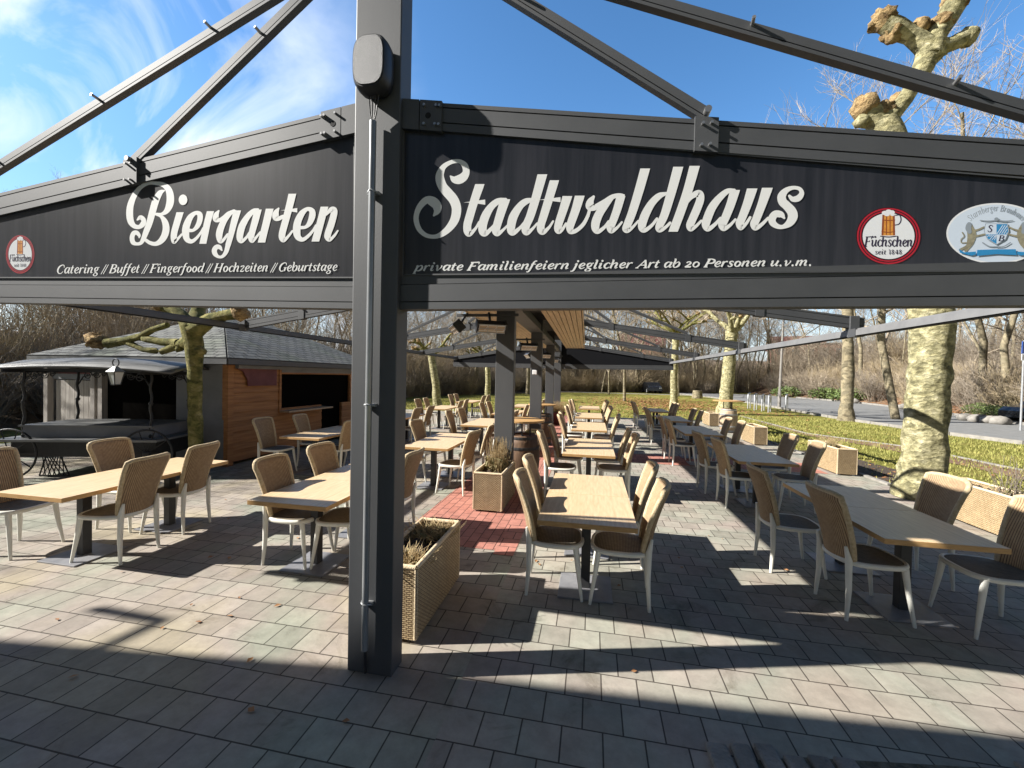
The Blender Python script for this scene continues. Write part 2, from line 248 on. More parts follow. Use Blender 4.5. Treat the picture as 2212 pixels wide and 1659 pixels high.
# ---------------------------------------------------------------- mesh helpers
class MB:
    def __init__(s): s.v = []; s.f = []; s.m = []; s.sm = []
    def add(s, vs, fs, mi=0, smooth=False):
        o = len(s.v); s.v += [tuple(v) for v in vs]
        for f in fs: s.f.append(tuple(i+o for i in f)); s.m.append(mi); s.sm.append(smooth)
        return s
    def hexa(s, p, mi=0):                # p: 8 points, bottom ring then top ring
        return s.add(p, [(3, 2, 1, 0), (4, 5, 6, 7), (0, 1, 5, 4), (1, 2, 6, 5), (2, 3, 7, 6), (3, 0, 4, 7)], mi)
    def box(s, c, d, rz=0, mi=0, bev=0., rot=None):
        x, y, z = d[0]/2, d[1]/2, d[2]/2
        if bev:
            bm = bmesh.new(); bmesh.ops.create_cube(bm, size=1.)
            for v in bm.verts: v.co = Vector((v.co.x*d[0], v.co.y*d[1], v.co.z*d[2]))
            bmesh.ops.bevel(bm, geom=bm.edges[:], offset=bev, segments=2, affect='EDGES', profile=.5)
            vs = [v.co.copy() for v in bm.verts]; fs = [[v.index for v in f.verts] for f in bm.faces]; bm.free()
        else:
            vs = [Vector(q) for q in ((-x, -y, -z), (x, -y, -z), (x, y, -z), (-x, y, -z), (-x, -y, z), (x, -y, z), (x, y, z), (-x, y, z))]
            fs = [(3, 2, 1, 0), (4, 5, 6, 7), (0, 1, 5, 4), (1, 2, 6, 5), (2, 3, 7, 6), (3, 0, 4, 7)]
        m = rot if rot is not None else Matrix.Rotation(rz, 3, 'Z'); c = Vector(c)
        return s.add([m @ v+c for v in vs], fs, mi)
    def bar(s, a, b, w, h, mi=0, up=(0, 0, 1)):  # rectangular bar between two points
        a, b = Vector(a), Vector(b); d = (b-a).normalized(); u = Vector(up)
        sx = d.cross(u); sx = sx.normalized() if sx.length > 1e-6 else Vector((1, 0, 0)); uz = sx.cross(d).normalized()
        p = []
        for q in (a, b): p += [q-sx*w/2-uz*h/2, q+sx*w/2-uz*h/2, q+sx*w/2+uz*h/2, q-sx*w/2+uz*h/2]
        return s.hexa(p, mi)
    def tube(s, pts, r, n=8, mi=0, cap=True, smooth=True):
        pts = [Vector(p) for p in pts]; k = len(pts); r = [r]*k if isinstance(r, (int, float)) else r
        vs = []; fs = []; t0 = (pts[1]-pts[0]).normalized()
        a = t0.orthogonal().normalized()
        for i, p in enumerate(pts):
            t = ((pts[i+1] if i+1 < k else p)-(pts[i-1] if i else p)).normalized()
            a = (a-t*a.dot(t)); a = a.normalized() if a.length > 1e-6 else t.orthogonal().normalized(); b = t.cross(a)
            for j in range(n): an = 2*math.pi*j/n; vs.append(p+(a*math.cos(an)+b*math.sin(an))*r[i])
        for i in range(k-1):
            for j in range(n): q = (j+1) % n; fs.append((i*n+j, i*n+q, i*n+n+q, i*n+n+j))
        s.add(vs, fs, mi, smooth)
        if cap: s.add(vs[:n][::-1], [tuple(range(n))], mi); s.add(vs[-n:], [tuple(range(n))], mi)
        return s
    def lathe(s, c, prof, n=24, mi=0, smooth=True):
        c = Vector(c); vs = []; fs = []
        for r, z in prof:
            for j in range(n): an = 2*math.pi*j/n; vs.append(c+Vector((r*math.cos(an), r*math.sin(an), z)))
        for i in range(len(prof)-1):
            for j in range(n): q = (j+1) % n; fs.append((i*n+j, i*n+q, i*n+n+q, i*n+n+j))
        return s.add(vs, fs, mi, smooth)
    def disc(s, c, r, z0, z1, n=28, mi=0):
        return s.lathe(c, [(0.001, z0), (r-.004, z0), (r, z0+.004), (r, z1-.004), (r-.004, z1), (.001, z1)], n, mi, False)
    def poly(s, pts, mi=0): return s.add(pts, [tuple(range(len(pts)))], mi)
    def prism(s, pts, off, mi=0):
        n = len(pts); a = [Vector(p) for p in pts]; b = [p+Vector(off) for p in a]
        return s.add(a+b, [tuple(range(n)), tuple(range(2*n-1, n-1, -1))]+[(i, (i+1) % n, n+(i+1) % n, n+i) for i in range(n)], mi)
    def blob(s, c, r, seed=0, mi=0, sub=2, amp=.3, freq=2.2):
        bm = bmesh.new(); bmesh.ops.create_icosphere(bm, subdivisions=sub, radius=1.); c = Vector(c); rr = Vector(r) if not isinstance(r, (int, float)) else Vector((r, r, r))
        from mathutils import noise
        vs = []
        for v in bm.verts:
            k = 1+amp*noise.noise(v.co*freq+Vector((seed*3.1, seed*1.7, seed)))+amp*.5*noise.noise(v.co*freq*2.6+Vector((seed, 5, 2)))
            vs.append(c+Vector((v.co.x*rr.x, v.co.y*rr.y, v.co.z*rr.z))*k)
        fs = [[v.index for v in f.verts] for f in bm.faces]; bm.free()
        return s.add(vs, fs, mi, True)
    def mesh(s, name, mats):
        me = bpy.data.meshes.new(name); me.from_pydata(s.v, [], s.f)
        for m in (mats if isinstance(mats, (list, tuple)) else [mats]): me.materials.append(M[m] if isinstance(m, str) else m)
        me.polygons.foreach_set('material_index', s.m); me.polygons.foreach_set('use_smooth', s.sm); me.update()
        return me
def obj(name, mb, mats, parent=None, loc=None, rz=0.):
    o = bpy.data.objects.new(name, mb.mesh(name, mats) if isinstance(mb, MB) else mb); COL.objects.link(o)
    if parent: o.parent = parent
    if loc is not None: o.location = loc
    if rz: o.rotation_euler = (0, 0, rz)
    return o
def tag(o, label=None, cat=None, group=None, kind=None):
    if label: o['label'] = label
    if cat: o['category'] = cat
    if group: o['group'] = group
    if kind: o['kind'] = kind
    return o
def thing(name, label, cat, loc=(0, 0, 0), rz=0., group=None):
    o = bpy.data.objects.new(name, None); COL.objects.link(o); o.location = loc; o.rotation_euler = (0, 0, rz); o.empty_display_size = .1
    return tag(o, label, cat, group)
def dup(root, loc, rz=None, label=None, group=None, scale=None):
    r = root.copy(); COL.objects.link(r); r.location = loc
    if rz is not None: r.rotation_euler = (0, 0, rz)
    if label: r['label'] = label
    if group: r['group'] = group
    if scale: r.scale = (scale,)*3 if isinstance(scale, (int, float)) else scale
    for ch in list(root.children):
        c = ch.copy(); COL.objects.link(c); c.parent = r
        for g in list(ch.children): d = g.copy(); COL.objects.link(d); d.parent = c
    return r
def sheet(name, pts, z, m, label=None):
    mb = MB(); mb.poly([(p[0], p[1], z) for p in pts]); o = obj(name, mb, m); o['kind'] = 'structure'; return o
ORD = ['nearest', 'second', 'third', 'fourth', 'fifth', 'sixth']

# ---------------------------------------------------------------- ground
def road_far(y):                        # x of the road's far edge at depth y
    return float(np.interp(y, [-40, 8, 15, 23, 35, 43, 52, 66, 90], [30, 26, 21.5, 19.6, 22.4, 23.6, 22.5, 22.4, 20]))
def road_near(y):
    return float(np.interp(y, [-40, 5, 12, 15.5, 17.4, 23, 39, 46, 54, 62], [20, 17.5, 14.2, 13.05, 12.5, 11.9, 12.5, 12.0, 10.5, 10.0]))
def hill(x, y):                         # bank beyond the road, rise behind the wood
    h = 0.
    if y < 75: d = x-road_far(y)-1.2; h = max(h, 4.2*(1-math.exp(-max(0, d)/11.))+ .05*max(0, d))
    d2 = y-66-.25*x; h = max(h, 7.5*(1-math.exp(-max(0, d2)/16.)))
    d3 = -17-x-.15*(y-10); 
    if d3 > 0: h = max(h, 5.*(1-math.exp(-d3/12.)))
    return h
o = sheet('lawn', [(-900, -900), (900, -900), (900, 1400), (-900, 1400)], -.02, 'lawn')
def terrain(name, xs, ys, m, cond, z=.0):
    mb = MB(); idx = {}
    for j, y in enumerate(ys):
        for i, x in enumerate(xs):
            idx[i, j] = len(mb.v); mb.v.append((x, y, hill(x, y)+z+(.12*R_.random()*min(1, hill(x, y))-(0.05 if hill(x, y) < .01 else 0))))
    for j in range(len(ys)-1):
        for i in range(len(xs)-1):
            xc, yc = (xs[i]+xs[i+1])/2, (ys[j]+ys[j+1])/2
            if cond(xc, yc): mb.f.append((idx[i, j], idx[i+1, j], idx[i+1, j+1], idx[i, j+1])); mb.m.append(0); mb.sm.append(True)
    o = obj(name, mb, m); o['kind'] = 'structure'; return o
terrain('embankment', [18+1.2*i for i in range(48)], [-20+1.5*j for j in range(64)], 'bank', lambda x, y: x > road_far(y)+.8 and y < 75)
terrain('hill_slope', [-90+3.*i for i in range(64)], [50+3*j for j in range(40)], 'forestfloor', lambda x, y: y-66-.25*x > -4)
terrain('hill_slope', [-90+2.*i for i in range(40)], [4+2*j for j in range(40)], 'forestfloor', lambda x, y: -17-x-.15*(y-10) > -2)
# forest floor along the edge of the wood
sheet('forest_floor', [(-60, 14), (-17.5, 14), (-15, 27), (-11, 38), (-5, 47), (0, 54.5), (6, 58), (11, 62), (11, 95), (-60, 95)], -.012, 'forestfloor')
# terrace paving in two fields, red clinker strips, setts
TE = 19.3
sheet('terrace_paving', [(-13, -4), (-.70, -4), (-.70, TE), (-13, TE)], 0., 'paver')
sheet('terrace_paving', [(-.70, -4), (5.05, -4), (5.05, TE), (-.70, TE)], 0., 'paver2')
sheet('red_brick_strip', [(-2.02, 4.05), (-.92, 4.05), (-.92, TE), (-2.02, TE)], .004, 'redbrick')
sheet('red_slab_strip', [(-.90, 9.0), (4.5, 9.0), (4.5, 10.05), (-.90, 10.05)], .004, 'redslab')
sheet('red_slab_edge', [(-.92, 3.95), (-.72, 3.95), (-.72, 8.99), (-.92, 8.99)], .004, 'redslab')
sheet('sett_bed', [(.35, .6), (.56, 1.7), (.72, 2.06), (1.0, 2.14), (2.0, 2.29), (4.9, 2.6), (4.9, .6)],   .003, 'moss')
mb = MB(); ra = rad(3)
for j in range(-2, 9):
    for i in range(-1, 30):
        x, y = .62+i*.112+.05*(j % 2)+R_.uniform(-.006, .006), 1.20+j*.208+R_.uniform(-.006, .006)+.02*(i % 3)
        if .62 < x < 3.6 and 1.2 < y < 2.07+.15*(x-.6) and R_.random() > .04: mb.box((x, y, .002+R_.uniform(0, .007)), (.098-R_.random()*.01, .192-R_.random()*.014, .03), rot=Matrix.Rotation(ra+R_.uniform(-.04, .04), 3, 'Z') @ Matrix.Rotation(R_.uniform(-.03, .03), 3, 'X'), bev=.010)
o = obj('sett_strip', mb, 'cobble'); o['kind'] = 'structure'
# planting strip and road
sheet('flower_bed', [(5.15, 2), (6.5, 2), (6.4, 8), (6.0, 12), (5.15, 12)], -.008, 'soil')
rd = [(road_near(y), y) for y in (-40, 0, 5, 12, 15.5, 17.4, 20, 23, 31, 39, 46, 54, 62)]
rf = [(road_far(y), y) for y in (62, 52, 43, 39, 35, 30, 26, 23, 19, 15, 8, 0, -40)]
sheet('road', rd+rf, -.010, 'asphalt')
sheet('gravel_path', [(-14, 50.5), (11, 50.5), (11, 52.5), (-14, 52.0)], -.008, 'kerb')
def kerb(pts, w, h, m='kerb'):
    mb = MB()
    for a, b in zip(pts[:-1], pts[1:]):
        a = Vector((a[0], a[1], h/2-.05)); b = Vector((b[0], b[1], h/2-.05)); n = max(1, int((b-a).length/1.))
        for i in range(n): mb.bar(a.lerp(b, i/n+.004), a.lerp(b, (i+1)/n-.004), w, h+.1+R_.uniform(-.006, .006))
    o = obj('kerb', mb, m); o['kind'] = 'structure'
kerb(rd[2:], .14, .10); kerb([p for p in rf[1:-1]][::-1], .14, .12)
kerb([(5.10, 2.2), (5.10, TE)], .08, .03)
kerb([(8.7, 5), (8.95, 10.6), (8.8, 13.6), (8.2, 14.5), (7.3, 16), (7.35, 22.8)], .06, .015)
sheet('flower_bed', [(8.05, 14.6), (8.75, 13.6), (8.85, 10.6), (8.6, 6), (7.9, 6), (8.1, 10.5), (7.8, 13.4), (7.0, 15.6), (7.1, 20), (7.28, 20), (7.25, 16)], -.007, 'bank')

# grass blades near by and fallen leaves (uncountable)
mb = MB()
def blade(x, y, h):
    a = R_.random()*6.28; w = .008+h*.06; l = R_.uniform(-.03, .03); z = -.02
    mb.v += [(x-w*math.cos(a), y-w*math.sin(a), z), (x+w*math.cos(a), y+w*math.sin(a), z), (x+l, y+R_.uniform(-.03, .03), z+h)]
    k = len(mb.v); mb.f.append((k-3, k-2, k-1)); mb.m.append(0); mb.sm.append(False)
for i in range(30000):
    y = 3+20*R_.random()**1.3; x = R_.uniform(5.2, min(13.5, road_near(y)-.2))
    if x < 6.3 and y < 11 and R_.random() < .8: continue
    blade(x, y, R_.uniform(.03, .085))
for i in range(9000):
    y = R_.uniform(TE+.02, 27); x = R_.uniform(-12, 8); blade(x, y, R_.uniform(.04, .1))
tag(obj('grass', mb, 'grassblade'), 'short yellowish winter grass beside and beyond the terrace', 'grass', kind='stuff')
mb = MB()
def leaf(x, y, z, s):
    a = R_.random()*6.28; t = R_.uniform(-.5, .5); c, sn = math.cos(a)*s, math.sin(a)*s
    mb.add([(x-c, y-sn, z+.004), (x+sn*.6, y-c*.6, z+.004+abs(t)*s*.4), (x+c, y+sn, z+.006), (x-sn*.6, y+c*.6, z+.004+s*.3)], [(0, 1, 2, 3)])
for i in range(5200):
    y = R_.gauss(31, 6); x = R_.gauss(4.8, 3.)
    if y > 21 and x < road_near(y)-.3: leaf(x, y, -.015, R_.uniform(.05, .11))
for i in range(2600):
    y = R_.uniform(10, 45); x = road_far(y)+.5+abs(R_.gauss(0, 1.6)); leaf(x, y, hill(x, y)+.06, R_.uniform(.06, .14))
for i in range(500):
    y = R_.uniform(4, 20); x = R_.choice([R_.uniform(5.2, 6.6), R_.uniform(7.6, 9)]); leaf(x, y, -.01, R_.uniform(.03, .06))
for i in range(90):
    leaf(R_.uniform(-5, 4.5), R_.uniform(1.8, 12), .004, R_.uniform(.012, .028))
tag(obj('fallen_leaves', mb, 'litter'), 'rust brown fallen leaves lying on the lawn and bank', 'leaves', kind='stuff')

# ---------------------------------------------------------------- restaurant building behind the camera (casts the big shade)
EH = 5.0; kx, ky = -sd.x/sd.z, -sd.y/sd.z
def src(p, h): return (p[0]-kx*h, p[1]-ky*h, h)
t = thing('restaurant_building', 'pale plastered restaurant building behind the viewer, shading the near paving', 'building')
eL = [src((-9.0, 1.36), EH), src((-3.6, 1.93), EH), src((-1.2, 2.215), EH), src((.6, 2.33), EH), src((3.4, 2.55), EH)]
mb = MB(); mb.prism(eL+[(eL[-1][0], -9, EH), (eL[0][0], -9, EH)], (0, 0, .22)); obj('roof', mb, 'roofing', t)
mb = MB(); x0, x1 = eL[0][0]+.5, eL[-1][0]-.15
mb.prism([(x0, -8.5, -.02), (x1, -8.5, -.02), (x1, -1.0, -.02), (x0, -1.0, -.02)], (0, 0, EH+.01)); obj('wall', mb, 'plaster', t)
for i in range(3):
    w = MB(); w.box((x0+1.2+i*1.9, -.985, 1.7), (1.1, .05, 1.4)); f = obj('window', w, 'window', t)
mb = MB(); a, b, c = src((-3.058, 2.133), EH+.1), src((-2.90, 2.36), EH+.1), src((-3.50, 2.37), EH+.1)
mb.bar((a[0], a[1]-.5, a[2]), b, .05, .05); mb.bar(b, c, .07, .07); lt = thing('eave_shadow_arm', 'unseen angled arm behind the viewer, added to cast a bent shadow', 'lamp'); obj('arm', mb, 'black', lt)  # unseen arm added only for its bent shadow on the paving

# ---------------------------------------------------------------- pergola
FY = [2.2, 6.11, 10.1, 14.0, 17.95]
def XC(y): return -1.238-.0155*(y-2.2)
PG = thing('pergola', 'dark grey steel pergola with tall centre posts, sloping rails and tension struts', 'pergola', (XC(2.2), 2.2, 0))
PO = Vector((XC(2.2), 2.2, 0))
def pobj(name, mb, m): mb.v = [tuple(Vector(v)-PO) for v in mb.v]; return obj(name, mb, m, PG)
def zr_right(x): return 3.307-.1615*(x+1.084)
pl0, pl1 = aty(765, 218, 2.2), aty(0, 408, 2.2)
def zr_left(x): return pl0.z+(x-pl0.x)*(pl1.z-pl0.z)/(pl1.x-pl0.x)
def slab(mb, p0, p1, h0, h1, y0, y1, mi=0):      # bar following a sloping top line, from h0 to h1 below it
    q = []
    for h in (h1, h0):
        q += [(p0[0], y0, p0[1]-h), (p1[0], y0, p1[1]-h), (p1[0], y1, p1[1]-h), (p0[0], y1, p0[1]-h)]
    if p1[0] < p0[0]: q = [q[1], q[0], q[3], q[2], q[5], q[4], q[7], q[6]]
    mb.hexa(q, mi)
def rail(mb, p0, p1, y, H=.155, d=.075):
    slab(mb, p0, p1, 0, .14*H, y, y+d); slab(mb, p0, p1, .185*H, .68*H, y, y+d); slab(mb, p0, p1, .725*H, H, y, y+d)
    slab(mb, p0, p1, .12*H, .74*H, y+.012, y+d-.012, 1)
def tie(mb, p0, p1, y, H=.2, d=.08):
    slab(mb, p0, p1, 0, .26*H, y+.012, y+d-.012); slab(mb, p0, p1, .29*H, .77*H, y, y+d); slab(mb, p0, p1, .80*H, H, y, y+d)
    slab(mb, p0, p1, .2*H, .9*H, y+.02, y+d-.02, 1)
def strut(mb, a, b, y):
    a = Vector((a[0], y, a[1])); b = Vector((b[0], y, b[1])); d = (b-a).normalized(); n = Vector((-d.z, 0, d.x)); n = n if n.z > 0 else -n
    mb.bar(a+n*.012, b+n*.012, .042, .040, 0, up=n); mb.bar(a-n*.021, b-n*.021, .042, .016, 0, up=n); mb.bar(a-n*.004, b-n*.004, .022, .046, 1, up=n)
tL = (aty(752, 602, 2.24).z, aty(0, 600, 2.24)); tLb = (aty(752, 667, 2.24).z, aty(0, 659, 2.24))
HALF = 4.6
studs = []
for k, y in enumerate(FY):
    xc = XC(y); hw = .14
    mb = MB(); mb.box((xc, y+.07, 2.25), (2*hw, .14, 4.5), bev=.006); mb.box((xc, y+.07, 4.53), (.31, .17, .05), bev=.006); pobj('post', mb, 'post')
    for s in (-1, 1):
        xi, xo = xc+s*(hw+.002), xc+s*(HALF+.12)
        if k == 0: zf = (lambda x: zr_right(x)) if s > 0 else (lambda x: zr_left(x))
        else: zf = lambda x: 3.33-.155*abs(x-xc)
        p0, p1 = (xi, zf(xi)), (xo, zf(xo))
        mb = MB(); rail(mb, p0, p1, y+(.037 if k == 0 else .03)); pobj('sloping_rail', mb, ['steel', 'groove'])
        # hinge plate with bolts beside the post
        ox = s*.205 if s > 0 else -.20
        for (dx0, dx1) in ((.0, .10), (.105, .235)):
            mb = MB(); a, b = xi+s*dx0, xi+s*dx1
            slab(mb, (a, zf(a)+.004), (b, zf(b)+.004), 0, .168, y+.024, y+.118); pobj('hinge_plate', mb, 'steel')
        if k == 0:
            for (dx, h) in ((.135, .03), (.135, .135), (.205, .028), (.225, .028), (.2, .132), (.222, .132)):
                a = xi+s*dx; mb = MB(); mb.tube([(a, y+.026, zf(a)-h), (a, y+.008, zf(a)-h)], .0075, 8); pobj('bolt', mb, 'bolt')
            mb = MB(); a = xi+s*.155; mb.tube([(a, y+.026, zf(a)-.082), (a, y+.0225, zf(a)-.082)], .017, 14); pobj('hinge_hole', mb, 'groove')
        # tension struts
        if k == 0 and s < 0:
            br1 = aty(272, 350, 2.2); l1 = (br1.x, br1.z+.02); o0, o1 = aty(555, 0, 2.2), aty(0, 345, 2.2)
            sl_ = (o1.z-o0.z)/(o1.x-o0.x); xx = o1.x
            while o1.z+sl_*(xx-o1.x) > zf(xx) and xx > -7: xx -= .02
            l2 = (xx, zf(xx)+.01)
        else:
            l1 = (xc+s*1.762, zf(xc+s*1.762)+.025); l2 = (xc+s*3.48, zf(xc+s*3.48)+.02)
        for j, l in enumerate((l1, l2)):
            mb = MB(); strut(mb, (xc+s*.10, 4.30-.02*j), l, y+.055); pobj('strut', mb, ['steel', 'groove'])
            mb = MB(); slab(mb, (l[0]-.055, zf(l[0]-.055)+.006), (l[0]+.055, zf(l[0]+.055)+.006), 0, .17, y+.022, y+.125); pobj('bracket', mb, 'steel')
            mb = MB(); mb.tube([(l[0], y+.0, l[1]+.008), (l[0], y+.12, l[1]+.008)], .017, 10); pobj('bolt', mb, 'bolt')
            if k == 0:
                for (dx, h) in ((-.02, .03), (.02, .03), (-.025, .135), (.015, .135)):
                    mb = MB(); mb.tube([(l[0]+dx, y+.024, zf(l[0])-h), (l[0]+dx, y+.004, zf(l[0])-h)], .007, 8); pobj('bolt', mb, 'bolt')
                for fr in ((.42,) if j == 0 else (.30, .55, .8)):
                    p = Vector((xc+s*.10, 0, 4.30)).lerp(Vector((l[0], 0, l[1])), fr); mb = MB(); mb.tube([(p.x, y+.04, p.z+.012), (p.x-.006, y-.004, p.z+.022)], .009, 8); pobj('bolt', mb, 'bolt')
        # tie beam
        if k in (0, 4):
            if k == 0 and s < 0:
                xe = xo; f = lambda x, a, b: a+(x-xi)*(b.z-a)/(b.x-xi)
                p0, p1 = (xi, tL[0]), (xe, f(xe, tL[0], tL[1])); HT = tL[0]-tLb[0]
            elif k == 0: p0, p1 = (xi, 2.318), (xo, 2.30); HT = .196
            else: p0, p1 = (xi, 2.31), (xo, 2.33); HT = .19
            mb = MB(); tie(mb, p0, p1, y+.035, HT); pobj('tie_beam', mb, ['steel', 'groove'])
            if k == 4:
                mb = MB(); mb.prism([(xi, y+.06, p0[1]), (xo, y+.06, p1[1]), (xo, y+.06, zf(xo)-.14), (xi, y+.06, zf(xi)-.14)], (0, .02, 0)); pobj('gable_panel', mb, 'fabric')
        if 0 < k:                            # end shoe of every rail on the eave
            mb = MB(); e = xc+s*HALF; mb.box((e, y+.065, zf(e)-.09), (.11, .11, .19), bev=.006); pobj('rail_shoe', mb, 'steel')
for s in (-1, 1):                            # eave beams along both sides
    a = Vector((XC(2.2)+s*HALF, 2.12, 2.385 if s > 0 else 2.48)); b = Vector((XC(18.05)+s*HALF, 18.05, 2.43 if s > 0 else 2.52)); mb = MB()
    mb.bar(a, b, .10, .072); mb.bar(a+Vector((0, 0, -.043)), b+Vector((0, 0, -.043)), .07, .010, 1); mb.bar(a+Vector((0, 0, .045)), b+Vector((0, 0, .045)), .06, .016)
    pobj('eave_beam', mb, ['eave' if s > 0 else 'steel', 'groove'])
    for y in FY[1:]:
        mb = MB(); q = a.lerp(b, (y-.02-2.12)/(18.05-2.12)); mb.box(q, (.112, .16, .102)); pobj('eave_joint', mb, 'steel')
# slatted ceiling strip along the ridge
Y0, Y1 = 2.45, 17.3
for s in (-1, 1):
    mb = MB(); xi = .36 if s > 0 else .30; n = 7 if s > 0 else 7
    for i in range(n):
        u = s*(xi+.05+i*.105); mb.bar((XC(Y0)+u, Y0, 2.965), (XC(Y1)+u, Y1, 2.965), .092, .022)
    pobj('slatted_ceiling', mb, 'timber')
    mb = MB(); u = s*(xi+n*.105+.02); mb.bar((XC(Y0)+u, Y0, 3.035), (XC(Y1)+u, Y1, 3.035), .024, .18); pobj('fascia_board', mb, 'timber')
mb = MB()
for s in (-1, 1):
    q = [(XC(Y0), Y0, 3.30), (XC(Y0)+s*1.12, Y0, 3.125), (XC(Y1)+s*1.12, Y1, 3.125), (XC(Y1), Y1, 3.30)]
    mb.prism(q if s > 0 else q[::-1], (0, 0, .02))
pobj('ridge_roof', mb, 'roofing')
mb = MB(); mb.bar((XC(2.36), 2.36, 2.93), (XC(17.9), 17.9, 2.93), .20, .19); mb.bar((XC(2.36), 2.36, 2.828), (XC(17.9), 17.9, 2.828), .30, .014); pobj('ridge_beam', mb, 'steel')

# ---------------------------------------------------------------- sign boards
BY = 2.252
def onb(x, y, d=0.): return aty(x, y, BY-d)
def catmull(P, n=7):
    P = [np.array(p, float) for p in P]; out = []
    for i in range(len(P)-1):
        a = P[i-1] if i else 2*P[0]-P[1]; b, c = P[i], P[i+1]; d = P[i+2] if i+2 < len(P) else 2*P[-1]-P[-2]
        for j in range(n):
            t = j/n; out.append(.5*(2*b+(c-a)*t+(2*a-5*b+4*c-d)*t*t+(3*b-a-3*c+d)*t**3))
    return out+[P[-1]]
class Ink:                                # flat cut-vinyl shapes on a board: each stroke a hair in front of the last
    def __init__(s, tf, d0=.0025): s.mb = MB(); s.tf = tf; s.d = .0007
    def quadstrip(s, L, Rr, mi):
        s.d += .000025; k = len(L); vs = [s.tf(*p, s.d) for p in L]+[s.tf(*p, s.d) for p in Rr]
        s.mb.add(vs, [(i, i+1, k+i+1, k+i) for i in range(k-1)], mi)
    def stroke(s, P, mi=0, flat0=False, flat1=False, cap0=True, cap1=True, n=7):
        C = catmull(P, n) if len(P) > 2 else [np.array(p, float) for p in P]; L = []; Rr = []
        for i, c in enumerate(C):
            t = C[min(i+1, len(C)-1)]-C[max(i-1, 0)]; t = t[:2]/(np.hypot(*t[:2])+1e-9); nn = np.array([-t[1], t[0]])
            if (flat0 and i == 0) or (flat1 and i == len(C)-1): nn = np.array([math.copysign(1, nn[0]), 0])*1.03
            L.append(c[:2]+nn*c[2]/2); Rr.append(c[:2]-nn*c[2]/2)
        s.quadstrip(L, Rr, mi)
        for i, fl, cp in ((0, flat0, cap0), (-1, flat1, cap1)):
            if cp and not fl and C[i][2] > 8*s.capmin: s.disc(C[i][0], C[i][1], C[i][2]/2, C[i][2]/2, mi)
    capmin = 1.
    def disc(s, x, y, a, b, mi=0, tilt=0., n=28):
        s.d += .000025; ct, st = math.cos(tilt), math.sin(tilt)
        s.mb.add([s.tf(x+a*math.cos(t)*ct-b*math.sin(t)*st, y+a*math.cos(t)*st+b*math.sin(t)*ct, s.d) for t in [2*math.pi*i/n for i in range(n)]], [tuple(range(n))], mi)
    def poly(s, P, mi=0):
        s.d += .000025; s.mb.add([s.tf(*p, s.d) for p in P], [tuple(range(len(P)))], mi)
def frame(x0, y0, k): return lambda x, y, d: onb((x0+x*k)*.54861, (y0+y*k)*.54861, d)
S1 = frame(1600, 600, 600/2212); S2 = frame(2150, 620, 600/2212); S3 = frame(2650, 620, 600/2212)
B1 = frame(470, 690, 460/2212); B2 = frame(880, 720, 500/2212)
def W_(t): return [tuple(map(float, p.split(','))) for p in t.split()]
